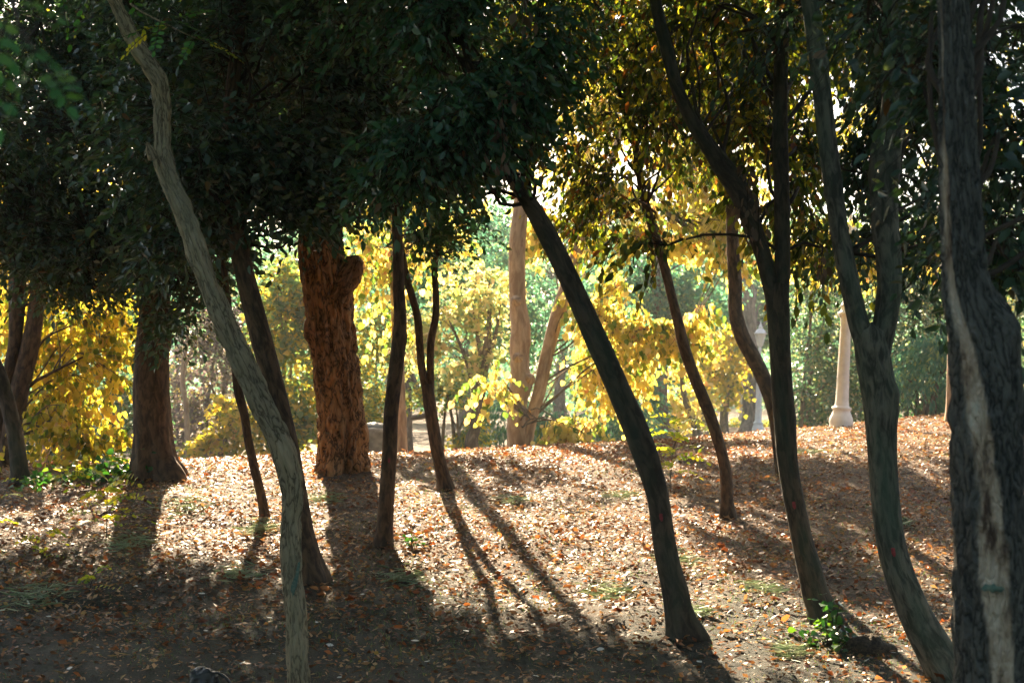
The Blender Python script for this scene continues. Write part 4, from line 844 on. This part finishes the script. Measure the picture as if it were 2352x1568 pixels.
# hazy backing woods
rb = np.random.default_rng(5)
LABS = ["leftmost far tree of the hazy backing wood", "far hazy tree behind the thick left trunk", "far hazy tree behind the purple shrub", "far hazy tree above the maple left of the rough trunk", "far hazy tree between rough trunk and slim dark trunk", "far hazy tree behind the small yellow tree", "far hazy tree right behind the pale trunk pair", "far hazy tree behind the centre leaning trunk", "far hazy tree above the far clearing", "far hazy tree behind the far lamp", "far hazy tree behind the tall glossy shrub", "far hazy tree behind the near lamp post", "far hazy tree behind the forked grey tree", "rightmost far tree of the hazy backing wood"]
for k, lab in enumerate(LABS):
    px = 30 + k * 176 + rb.uniform(-30, 30); d = 50 + rb.uniform(-5, 9)
    w = rb.uniform(20, 30)
    FT("far_tree", lab, px, 985, d, [(px, 985, w), (px + rb.uniform(-8, 8), 880, w * .85), (px + rb.uniform(-14, 14), 700, w * .65), (px + rb.uniform(-20, 20), 560, w * .4), (px, 500, w * .2)], B_HAZY,
       [B(px, 690, d, 2.4, 1.9, 1.4), B(px + 60, 560, d + 1, 2.2, 1.5, 1.3), B(px - 60, 590, d + 1, 2.2, 1.5, 1.3), B(px + rb.uniform(-70, 70), 840, d + 2, 2.0, 1.1, 1.2, .6)], 1150, [FARGREEN, MAPLE, FARGREEN, SHRUB][k % 4], .21, 100 + k, group="trees of the far hazy wood", branches=10, nseg=12)

# continuous far wood closing the view
rw_ = np.random.default_rng(77)
n = 12000
C = np.column_stack([rw_.uniform(-60, 60, n), rw_.uniform(72, 92, n), rw_.uniform(0, 1, n) ** 1.1 * 9.5])
top = 5 + 5.5 * fbm(np.column_stack([C[:, 0] * .12, C[:, 1] * .12, np.zeros(n)]), 8)
C = C[C[:, 2] < top]
P, D, N, Ls, E = spray_leaves(rw_, C, rw_.normal(0, 1, C.shape), 8, .38, .16, .4, .2)
ge = Geo(); ge.add(*leaf_verts(P, D, N, Ls, T_LAUREL * [1, 1.4, 1], small=True))
tag(ge.build("distant_wood", FARGREEN), "hazy mass of distant woodland foliage behind everything", "woodland", None, "stuff")

# ------------------------------------------------------------------ lamps, columns, stone, hedge
WHITE = plain_mat("white_cast_iron", (.66, .62, .57), (.78, .75, .70), 9, .5, .05)
GLASS, nt, o_ = new_mat("frosted_lantern_glass")
pb = nt.nodes.new("ShaderNodeBsdfPrincipled"); pb.inputs["Base Color"].default_value = (.80, .76, .66, 1); pb.inputs["Roughness"].default_value = .35
tb = nt.nodes.new("ShaderNodeBsdfTranslucent"); tb.inputs[0].default_value = (.85, .80, .70, 1)
mx = nt.nodes.new("ShaderNodeMixShader"); mx.inputs[0].default_value = .55
nt.links.new(pb.outputs[0], mx.inputs[1]); nt.links.new(tb.outputs[0], mx.inputs[2]); nt.links.new(mx.outputs[0], o_.inputs[0])

def lathe(prof, nseg=24, flute=0., fl=(0, 0)):
    """prof: (r, z)"""
    prof = np.array(prof, float); th = np.linspace(0, 2 * math.pi, nseg, endpoint=False)
    r = prof[:, 0][:, None] * np.ones((1, nseg))
    if flute:
        on = ((prof[:, 1] > fl[0]) & (prof[:, 1] < fl[1]))[:, None]
        r = r * (1 - on * flute * (np.arange(nseg) % 2)[None])
    V = np.stack([r * np.cos(th), r * np.sin(th), prof[:, 1][:, None] * np.ones((1, nseg))], -1).reshape(-1, 3)
    n = len(prof); i = np.arange(n - 1)[:, None]; j = np.arange(nseg)[None]; j2 = (j + 1) % nseg
    return V, np.stack([i * nseg + j, i * nseg + j2, (i + 1) * nseg + j2, (i + 1) * nseg + j], -1).reshape(-1, 4)

def part(name, VQ, mat, root, smooth=True):
    me = mesh_from(name, VQ[0], VQ[1], smooth=smooth); return link(name, me, mat, root)

def lamp(px, py, d, label, tilt):
    b = at(px, py, d); b[2] = ground_z(b[0], b[1]) - .02
    root = thing("street_lamp", b, label, "lamp post", "white park lamps")
    root.rotation_euler = (0, tilt, 0)
    part("base", lathe([(.001, -.25), (.175, -.25), (.175, .03), (.165, .06), (.178, .10), (.170, .16), (.145, .22), (.125, .27), (.13, .285), (.145, .30), (.145, .325), (.12, .335), (.105, .35), (.105, .36)], 28), WHITE, root)
    part("shaft", lathe([(.105, .35), (.10, .40), (.098, .43), (.093, .60), (.088, 1.0), (.080, 1.4), (.076, 1.56), (.078, 1.58), (.078, 1.60)], 32, .14, (.42, 1.57)), WHITE, root)
    part("capital", lathe([(.078, 1.595), (.085, 1.61), (.08, 1.63), (.095, 1.68), (.125, 1.71), (.125, 1.735), (.09, 1.75), (.075, 1.79), (.085, 1.82), (.10, 1.835), (.075, 1.86), (.055, 1.92), (.06, 1.95), (.045, 1.98)], 28), WHITE, root)
    for a in range(4):
        c, s = math.cos(a * math.pi / 2 + .6), math.sin(a * math.pi / 2 + .6)
        t_ = np.linspace(0, 1.6 * math.pi, 12); rr = .04 * (1 - t_ / 8)
        pts = np.stack([(.10 + rr * np.sin(t_)) * c, (.10 + rr * np.sin(t_)) * s, 1.70 + rr * np.cos(t_)], -1)
        V, Q_, _ = tube(pts, np.full(12, .013), 8); part("scroll", (V, Q_), WHITE, root)
    part("neck", lathe([(.045, 1.97), (.042, 2.1), (.036, 2.4), (.05, 2.42), (.05, 2.44), (.034, 2.46), (.040, 2.50), (.075, 2.53), (.08, 2.55)], 20), WHITE, root)
    gl = part("lantern_glass", lathe([(.072, 2.55), (.09, 2.62), (.145, 2.87)], 6), GLASS, root, False)
    for a in range(6):
        t_ = a * math.pi / 3
        V, Q_, _ = tube(np.array([(.076 * math.cos(t_), .076 * math.sin(t_), 2.545), (.150 * math.cos(t_), .150 * math.sin(t_), 2.875)]), np.array([.010, .010]), 6)
        part("lantern_bar", (V, Q_), WHITE, root)
    part("lantern_roof", lathe([(.14, 2.865), (.185, 2.87), (.19, 2.89), (.15, 2.92), (.14, 2.95), (.10, 3.0), (.06, 3.03), (.055, 3.05), (.085, 3.065), (.05, 3.09), (.03, 3.14), (.018, 3.18), (.012, 3.22), (.001, 3.26)], 24), WHITE, root)
    return root
lamp(1931, 979, 21.2, "near white fluted lamp post on the bank seen beside the V-forked tree", .055)
lamp(1741, 994, 41.0, "far white lamp post with lantern visible between two dark trunks", .03)

STONE = plain_mat("weathered_pale_stone", (.34, .31, .27), (.50, .46, .40), 12, .85, .3)
for k, (px, w, lab) in enumerate([(1542, 11, "leftmost of the far pale stone columns, beside the grey knotty trunk"), (1561, 12, "far pale stone column just left of the leaning young stem"), (1590, 12, "far pale stone column right behind the leaning young stem"), (1628, 12, "far pale stone column half hidden by the slender bowed trunk"), (1704, 14, "rightmost far pale stone column, left of the stout brown trunk")]):
    d = 54; b = at(px, 985, d); b[2] = ground_z(b[0], b[1]); root = thing("stone_column", b, lab, "column", "far stone columns")
    r_ = w * d / K / 2
    part("plinth", lathe([(.001, -.1), (r_ * 1.7, -.1), (r_ * 1.7, .12), (r_ * 1.3, .16)], 4), STONE, root, False)
    part("shaft", lathe([(r_ * 1.2, .15), (r_, .2), (r_ * .95, .9), (r_ * .85, 1.45), (r_ * .95, 1.5)], 16), STONE, root)
    part("capital", lathe([(r_ * .95, 1.49), (r_ * 1.6, 1.55), (r_ * 1.6, 1.64), (.001, 1.645)], 4), STONE, root, False)
# round stone trough
b = at(860, 1050, 23.5); b[2] = ground_z(b[0], b[1])
tr = thing("stone_trough", b, "round grey stone trough in the haze beside the rough trunk", "trough")
DARKSTONE = plain_mat("grey_mottled_stone", (.13, .115, .095), (.27, .24, .20), 9, .9, .5)
V, Q_ = lathe([(.001, -.2), (.52, -.2), (.54, .1), (.53, .42), (.55, .45), (.56, .56), (.54, .60), (.44, .60), (.42, .55), (.40, .30), (.001, .28)], 40); V = V + (fbm(V * 6, 4)[:, None] - .5) * .04
part("basin", (V, Q_), DARKSTONE, tr)
V, Q_ = lathe([(.30, .50), (.30, .55), (.26, .62), (.15, .67), (.001, .69)], 24); part("lid", (V, Q_), plain_mat("dark_iron", (.04, .045, .04), (.08, .085, .07), 10, .6), tr)
# low clipped hedge in the clearing
for k, (x0, x1, lab) in enumerate([(1480, 1610, "low clipped yellow-green hedge in the far clearing, left stretch"), (1625, 1830, "low clipped yellow-green hedge in the far clearing, behind the far lamp")]):
    d = 47.0; a, c = at(x0, 985, d), at(x1, 985, d); b = (a + c) / 2; b[2] = ground_z(b[0], b[1]); root = thing("clipped_hedge", b, lab, "hedge", "low hedges of the clearing")
    r = np.random.default_rng(k + 200); n = 500
    C = np.column_stack([r.uniform(a[0], c[0], n), d + r.uniform(-.35, .35, n), b[2] + r.uniform(.02, .42, n)])
    crown(root, None, [((a + c) / 2 + [0, 0, 0], ((c[0] - a[0]) / 2, .4, .3), 1)], 420, MAPLE, L=.12, nl=9, gap=.05, seed=201 + k, single=0, branches=0, thr=.2, zmin=b[2] + .02, flat=.3)

# ------------------------------------------------------------------ seedlings, ivy and small plants
def seedling(px, py, hgt, nf, seed, label, lean=(0, 0), mat=LOCUST, Lf=.22, ll=.034, npairs=6, d=None):
    b = ground_hit(px, py) if d is None else np.array((*at(px, py, d)[:2], 0))
    b[2] = ground_z(b[0], b[1])
    root = thing("locust_seedling", b, label, "seedling", "yellow-green locust seedlings"); r = np.random.default_rng(seed)
    st = catmull(np.array([b - [0, 0, .03], b + [lean[0] * .3, lean[1] * .3, hgt * .5], b + [lean[0], lean[1], hgt]]), .03)
    g_ = Geo(); g_.add(*tube(st, np.linspace(.005, .0018, len(st)), 6)); g_.build("stem", B_TWIG, root)
    for k in range(nf):
        t = .25 + .75 * k / max(nf - 1, 1); p = st[int(t * (len(st) - 1))]; a = k * 2.4 + r.uniform(-.4, .4)
        dv = np.array((math.cos(a), math.sin(a) * .7, .45 + .3 * t))
        frond(root, p, dv, Lf * r.uniform(.75, 1.15), npairs, ll * r.uniform(.9, 1.1), mat, seed=seed * 50 + k, droop=.55)
seedling(245, 1235, .42, 15, 1, "large bright locust seedling in the shade at left", (.0, 0), Lf=.36, ll=.050, npairs=8)
seedling(1538, 1120, .62, 18, 2, "tall yellow locust seedling on the bank beside the centre leaning trunk", (.10, 0), Lf=.34, ll=.055, npairs=6)
seedling(-12, 1230, .55, 8, 3, "locust seedling cut by the left picture edge", (.05, 0), Lf=.26, ll=.036, npairs=7)
seedling(95, 1285, .16, 6, 4, "small low locust seedling below the left-edge seedling", (.03, 0), Lf=.20, ll=.034)
seedling(205, 1362, .10, 4, 5, "single-frond locust seedling in the shade, lower left", (.03, 0), Lf=.22, ll=.034)

def ground_plant(px, py, wpx, n, label, mat, seed, L=.05, single=40, name="ivy_patch", hgt=.12, T=T_HEART, key="heart", d=None, dep=.3):
    b = ground_hit(px, py); root = thing(name, b, label, "ivy" if "ivy" in name else "plant"); r = np.random.default_rng(seed); w = wpx * b[1] / K / 2
    P = np.column_stack([r.normal(0, w * .5, n), r.normal(0, dep * .6, n), np.zeros(n)]) + b
    P[:, 2] = ground_z(P[:, 0], P[:, 1]) + np.abs(r.normal(0, hgt * .6, n)) * np.exp(-((P[:, 0] - b[0]) / (w * .8)) ** 2) + .015
    D = r.normal(0, 1, (n, 3)); D[:, 2] = D[:, 2] * .3 - .1; N = np.array((0, 0, 1.)) + r.normal(0, .6, (n, 3)); Ls = L * r.uniform(.6, 1.2, n)
    g_ = Geo()
    for k in range(0, n, 4):
        s = np.array((P[k, 0] * .4 + b[0] * .6, P[k, 1] * .4 + b[1] * .6, 0)); s[2] = ground_z(s[0], s[1]) - .01
        q = np.array([s, (s + P[k]) / 2 + [0, 0, .02], P[k]]); g_.add(*tube(q, np.array([.003, .0025, .0015]), 4))
    g_.build("stems", B_TWIG, root)
    me = leaf_mesh(T, key, mat); k0 = np.argsort(P[:, 1])[:single]
    for k in k0: leaf_obj("leaf", me, root, P[k], D[k], N[k], Ls[k], b)
    keep = np.ones(n, bool); keep[k0] = False
    if keep.any():
        ge = Geo(); ge.add(*leaf_verts(P[keep], D[keep], N[keep], Ls[keep], T, r.uniform(.3, 2, keep.sum()))); ge.build("foliage", mat, root, "stuff")
ground_plant(1905, 1478, 110, 110, "glossy green ivy clump at the foot of the dark right-hand trunk", IVY, 301, .055, 110, hgt=.20, dep=.16)
ground_plant(258, 1096, 150, 170, "green ivy on the bank left of the thick trunk's foot", IVY, 302, .075, 50, hgt=.16, dep=.5)
ground_plant(175, 1100, 110, 90, "sunlit yellow-green ivy leaves at the crest, far left", LOCUST, 303, .075, 50, hgt=.12, dep=.3)
ground_plant(90, 1118, 120, 90, "low green plants beside the dark bowed stem", LOCUST_G, 304, .055, 30, name="ground_plant", hgt=.14, dep=.4)
ground_plant(350, 1100, 90, 110, "dark ivy climbing round the thick left trunk's foot", IVY, 305, .05, 30, hgt=.30, dep=.15)
ground_plant(945, 1262, 60, 40, "small leafy sprout to the right of the slim trunk's foot", IVY, 306, .035, 40, name="ground_plant", hgt=.10, dep=.1)
# old root stump behind the ivy
b = ground_hit(1995, 1492); st = thing("rotten_stump", b, "low dark rotten stump between the ivy clump and the grey forked tree", "stump")
th = np.linspace(0, 2 * math.pi, 28, endpoint=False); V = []; hs = [-.08, 0, .05, .10, .14, .15, .13]; rs = [1.1, 1.0, .86, .66, .42, .2, .02]
for h_, r_ in zip(hs, rs):
    for t_ in th: V.append((b[0] + .15 * r_ * math.cos(t_), b[1] + .11 * r_ * math.sin(t_), b[2] + h_ * .55))
V = np.array(V); dv = V - b; V = b + dv * (.55 + .85 * fbm(dv * 22, 6)[:, None])
i = np.arange(6)[:, None]; j = np.arange(28)[None]; j2 = (j + 1) % 28
gg = Geo(); gg.add(V, np.stack([i * 28 + j, i * 28 + j2, (i + 1) * 28 + j2, (i + 1) * 28 + j], -1).reshape(-1, 4), V * 2); gg.build("wood", bark_mat("rotten_wood", (.05, .04, .03), (.12, .09, .06), 40, 1., .02), st)
# crumpled black object at the bottom edge
b = at(467, 1612, 7.35); b[2] = ground_z(b[0], b[1]); bag = thing("black_bag", b, "small crumpled black bag at the bottom edge of the picture", "bag")
V = []
for h_, r_ in zip([-.02, 0, .04, .075, .10, .115, .118], [.9, 1, 1.02, .95, .85, .5, .02]):
    for t_ in th: V.append((b[0] + .075 * r_ * math.copysign(abs(math.cos(t_)) ** .6, math.cos(t_)), b[1] + .06 * r_ * math.copysign(abs(math.sin(t_)) ** .6, math.sin(t_)), b[2] + h_))
V = np.array(V); dv = V - b; V = b + dv * (.85 + .32 * fbm(dv * 30, 16)[:, None])
gg = Geo(); gg.add(V, np.stack([i * 28 + j, i * 28 + j2, (i + 1) * 28 + j2, (i + 1) * 28 + j], -1).reshape(-1, 4)); gg.build("body", plain_mat("black_plastic", (.012, .014, .014), (.03, .032, .034), 30, .25, .4), bag, smooth=False)
gk = Geo(); gk.add(*tube(catmull(np.array([b + [.04, -.02, .09], b + [.08, -.03, .10], b + [.13, -.04, .07], b + [.16, -.05, .03]]), .02), np.full(1, .008).repeat(len(catmull(np.array([b + [.04, -.02, .09], b + [.08, -.03, .10], b + [.13, -.04, .07], b + [.16, -.05, .03]]), .02))), 6)); gk.build("strap", bpy.data.materials["black_plastic"], bag)

# near branch hanging into the top left corner
nb = at(10, -260, 2.6)
nbr = thing("overhanging_branch", nb, "blurred green leafy branch hanging close to the camera, top left corner", "branch")
tw = catmull(np.array([nb, at(40, -120, 2.55), at(30, 0, 2.5), at(60, 90, 2.45), at(110, 160, 2.4)]), .02)
gk = Geo(); gk.add(*tube(tw, np.linspace(.006, .002, len(tw)), 7)); gk.build("twig", B_TWIG, nbr)
for k, (x0, y0, x1, y1) in enumerate([(60, 90, 190, 200), (30, 60, 0, 260), (110, 160, 160, 225), (40, 10, 185, 40), (20, 30, -30, 180), (80, 110, 30, 215)]):
    a, c = at(x0, y0, 2.45), at(x1, y1, 2.4); frond(nbr, a, c - a, np.linalg.norm(c - a), 4, .034, LOCUST_G, seed=400 + k, droop=.15)

# ------------------------------------------------------------------ litter, fallen leaves, grass
rl_ = np.random.default_rng(900)
def scatter(n, y0=6.2, y1=24., pw=.75):
    y = y0 + (y1 - y0) * rl_.uniform(0, 1, n) ** pw
    x = rl_.uniform(-1, 1, n) * (y * .40 + .4)
    return x, y
def lay(n, L, T, mat, name, label, cat, dens=None, tilt=.35, lift=.006, lo=.4, hi=2.0, **kw):
    x, y = scatter(n, **kw)
    if dens is not None:
        k = rl_.uniform(0, 1, n) < dens(x, y); x, y = x[k], y[k]
    n = len(x); z = ground_z(x, y) + rl_.uniform(0, lift * 2, n)
    a = rl_.uniform(0, 2 * math.pi, n); D = np.column_stack([np.cos(a), np.sin(a), rl_.normal(0, tilt * .6, n)]); N = np.array((0, 0, 1.)) + rl_.normal(0, tilt, (n, 3))
    ge = Geo(); ge.add(*leaf_verts(np.column_stack([x, y, z]), D, N, L * (lo + (hi - lo) * rl_.uniform(0, 1, n) ** 1.8), T, rl_.uniform(.2, 2.6, n), small=L < .052))
    return tag(ge.build(name, mat), label, cat, None, "stuff")
def leafy(x, y):
    q = np.stack([x, y, 0 * x], -1)
    return np.clip((y - 7) / 4, .16, 1) * np.clip(.35 + 1.3 * (fbm(q * .8, 71) - .25), .15, 1)
lay(330000, .031, T_DRY * [1, .66, 1.1], LITTER, "leaf_litter", "fine layer of dry tan and brown leaf litter over the bank", "leaf litter", leafy, tilt=.42, lift=.008)
lay(16000, .022, T_DRY, LITTER, "crumbled_litter", "tiny crumbs of broken leaf on the dark front soil", "leaf litter", None, tilt=.5, lift=.004, y0=6.2, y1=11., pw=1.)
lay(34000, .05, T_DRY * [1, .18, .6], LITTER, "twig_litter", "scattered dry stalks and twig bits on the soil", "twigs", None, tilt=.25, lift=.004)
def orange_d(x, y):
    q = np.stack([x, y, 0 * x], -1); 
    f_ = np.zeros_like(x)
    for t_ in (t2, t4, t6, t7, t8, t12, t13, t15, t16):
        f_ = np.maximum(f_, np.exp(-((x - t_.location[0]) ** 2 + (y - t_.location[1] + .1) ** 2) / .18))
    return np.clip(np.clip((fbm(q * 1.1, 91) - .47) * 5, .01, 1) * np.clip((y - 7) / 4, .15, 1) + .7 * f_, 0, 1)
lay(20000, .055, T_DRY * [1, 1, 1.6], DRYORANGE, "orange_leaf_litter", "drifts of orange-brown fallen leaves over the bank", "leaf litter", orange_d, tilt=.6, lift=.012, lo=.5, hi=1.3)
# the largest fallen leaves, one by one
me_o = leaf_mesh(T_DRY * [1, 1, 2.0], "dry", DRYORANGE)
x, y = scatter(900, 7.6, 18, .7); k = rl_.uniform(0, 1, 900) < orange_d(x, y) * 1.3 + .08; x, y = x[k][:260], y[k][:260]
for a, c in zip(x, y):
    t_ = rl_.uniform(0, 2 * math.pi); p = np.array((a, c, float(ground_z(a, c)) + .012)); L_ = rl_.uniform(.042, .072)
    o = leaf_obj("fallen_leaf", me_o, None, p, np.array((math.cos(t_), math.sin(t_), .25)), np.array((0, 0, 1.)) + rl_.normal(0, .55, 3), L_, np.zeros(3))
    tag(o, "curled dry orange-brown leaf lying on the ground among the litter", "fallen leaf", "large fallen orange leaves")
# sparse short grass
def grass_d(x, y):
    q = np.stack([x, y, 0 * x], -1); return np.clip((fbm(q * 1.5, 55) - .44 + .05 * (y < 10.5)) * 6, .03, 1)
def blades(n, L, mat, name, label, cat, dens, x=None, y=None, stand=.8, root=None):
    if x is None: x, y = scatter(n); 
    if dens is not None:
        k = rl_.uniform(0, 1, len(x)) < dens(x, y); x, y = x[k], y[k]
    n = len(x); z = ground_z(x, y)
    D = rl_.normal(0, .55, (n, 3)); D[:, 2] = np.abs(D[:, 2]) * .3 + stand
    ge = Geo(); ge.add(*leaf_verts(np.column_stack([x, y, z]), D, rl_.normal(0, 1, (n, 3)), L * rl_.uniform(.5, 1.3, n), T_BLADE * [1, 1.6, 1.3], rl_.uniform(.4, 2.5, n), small=True))
    o = ge.build(name, mat, root); return o
tag(blades(90000, .036, GRASS, "short_grass", "", "", grass_d, stand=.7), "sparse short green grass growing through the soil", "grass", None, "stuff")
# heaps of cut grass
for k, (px, py, w, lab) in enumerate([(1860, 1040, 60, "pale heap of cut grass on the bank right of the dark forked trunk"), (1400, 1365, 110, "sunlit heap of cut grass in front of the centre leaning trunk"), (1755, 1355, 70, "bright heap of cut grass left of the dark right-hand trunk"), (600, 1215, 70, "greenish cut grass below the thin dark stem's foot"), (1180, 1150, 60, "pale cut grass beside the long diagonal shadow"), (745, 1150, 60, "pale sunlit cut grass left of the rough trunk's shadow"), (430, 1165, 110, "bluish cut grass strewn in the shade right of the big seedling"), (300, 1250, 110, "cut grass strewn in shade just below the big seedling"), (545, 1320, 80, "pale cut grass lit in the lower left shade"), (1815, 1500, 60, "round ball of cut grass left of the ivy clump"), (1560, 1290, 80, "cut grass in half shade right of the centre leaning trunk"), (1600, 1410, 40, "thin cut grass stalks right of the centre trunk's foot"), (80, 1370, 120, "cut grass strewn at the lower left picture edge"), (930, 1330, 90, "cut grass in shade below the slim trunk"), (2060, 1200, 50, "cut grass tuft right of the forked grey trunk"), (1430, 1140, 70, "greenish cut grass left of the centre leaning trunk")]):
    b = ground_hit(px, py); r = np.random.default_rng(500 + k); wm = w * b[1] / K / 2; n = int(90 + w * 1.6)
    x = b[0] + r.normal(0, wm * .55, n); y = b[1] + r.normal(0, wm * .9, n)
    P = np.column_stack([x, y, ground_z(x, y) + np.abs(r.normal(0, .006, n)) + .012])
    a = r.uniform(0, 2 * math.pi, n); D = np.column_stack([np.cos(a), np.sin(a), r.normal(.05, .14, n)])
    root = thing("cut_grass_heap", b, lab, "grass heap", "heaps of cut grass")
    ge = Geo(); ge.add(*leaf_verts(P, D, np.array((0, 0, 1.)) + r.normal(0, .5, (n, 3)),   .10 * r.uniform(.5, 1.3, n), T_BLADE * [1, .42, 1.0], r.uniform(-.8, 1.0, n))); ge.build("blades", CUTGRASS, root, "stuff")
# pale pebbles and petals that catch the eye in the shade
PETAL = plain_mat("pale_petal", (.5, .5, .44), (.66, .65, .58), 20, .6)
me_p = leaf_mesh(T_DRY * [1, 1.2, .7], "pale", PETAL)
x, y = scatter(170, 6.8, 13, 1.1)
for a, c in zip(x, y):
    t_ = rl_.uniform(0, 6.28); p = np.array((a, c, float(ground_z(a, c)) + .008))
    tag(leaf_obj("pale_leaf", me_p, None, p, np.array((math.cos(t_), math.sin(t_), .05)), np.array((0, 0, 1.)) + rl_.normal(0, .2, 3), rl_.uniform(.03, .055), np.zeros(3)), "small pale bleached leaf lying flat on the dark soil", "fallen leaf", "small pale fallen leaves")

# ------------------------------------------------------------------ haze
hm, nt, o_ = new_mat("haze_air")
pv = nt.nodes.new("ShaderNodeVolumePrincipled"); pv.inputs["Color"].default_value = (.93, .96, .93, 1); pv.inputs["Density"].default_value = .0010; pv.inputs["Anisotropy"].default_value = .3
nt.links.new(pv.outputs[0], o_.inputs["Volume"])
x0, x1, y0, y1, z0, z1 = -420, 420, -70, 720, -1.5, 30
V = np.array([(x, y, z) for z in (z0, z1) for y in (y0, y1) for x in (x0, x1)], float)
hz = link("haze", mesh_from("haze", V, np.array([(0, 2, 3, 1), (4, 5, 7, 6), (0, 1, 5, 4), (2, 6, 7, 3), (0, 4, 6, 2), (1, 3, 7, 5)]), smooth=False), hm)
tag(hz, "thin sunlit haze hanging in the park air", None, None, "stuff")
tri = sum(len(o.data.loops) - 2 * len(o.data.polygons) for o in bpy.data.objects if o.type == 'MESH' and o.data.users == 1)
import sys
sys.stderr.write("TRIS %d\n" % tri)
print("LEAVES", LEAF_TOTAL, "TRIS", tri, "OBJECTS", len(bpy.data.objects), {k: round(float(v), 1) for k, v in dict(d2=d2, d3=d3, d4=d4, d6=d6, d7=d7, d8=d8, d12=d12, d13=d13, d14=d14, d15=d15).items()})
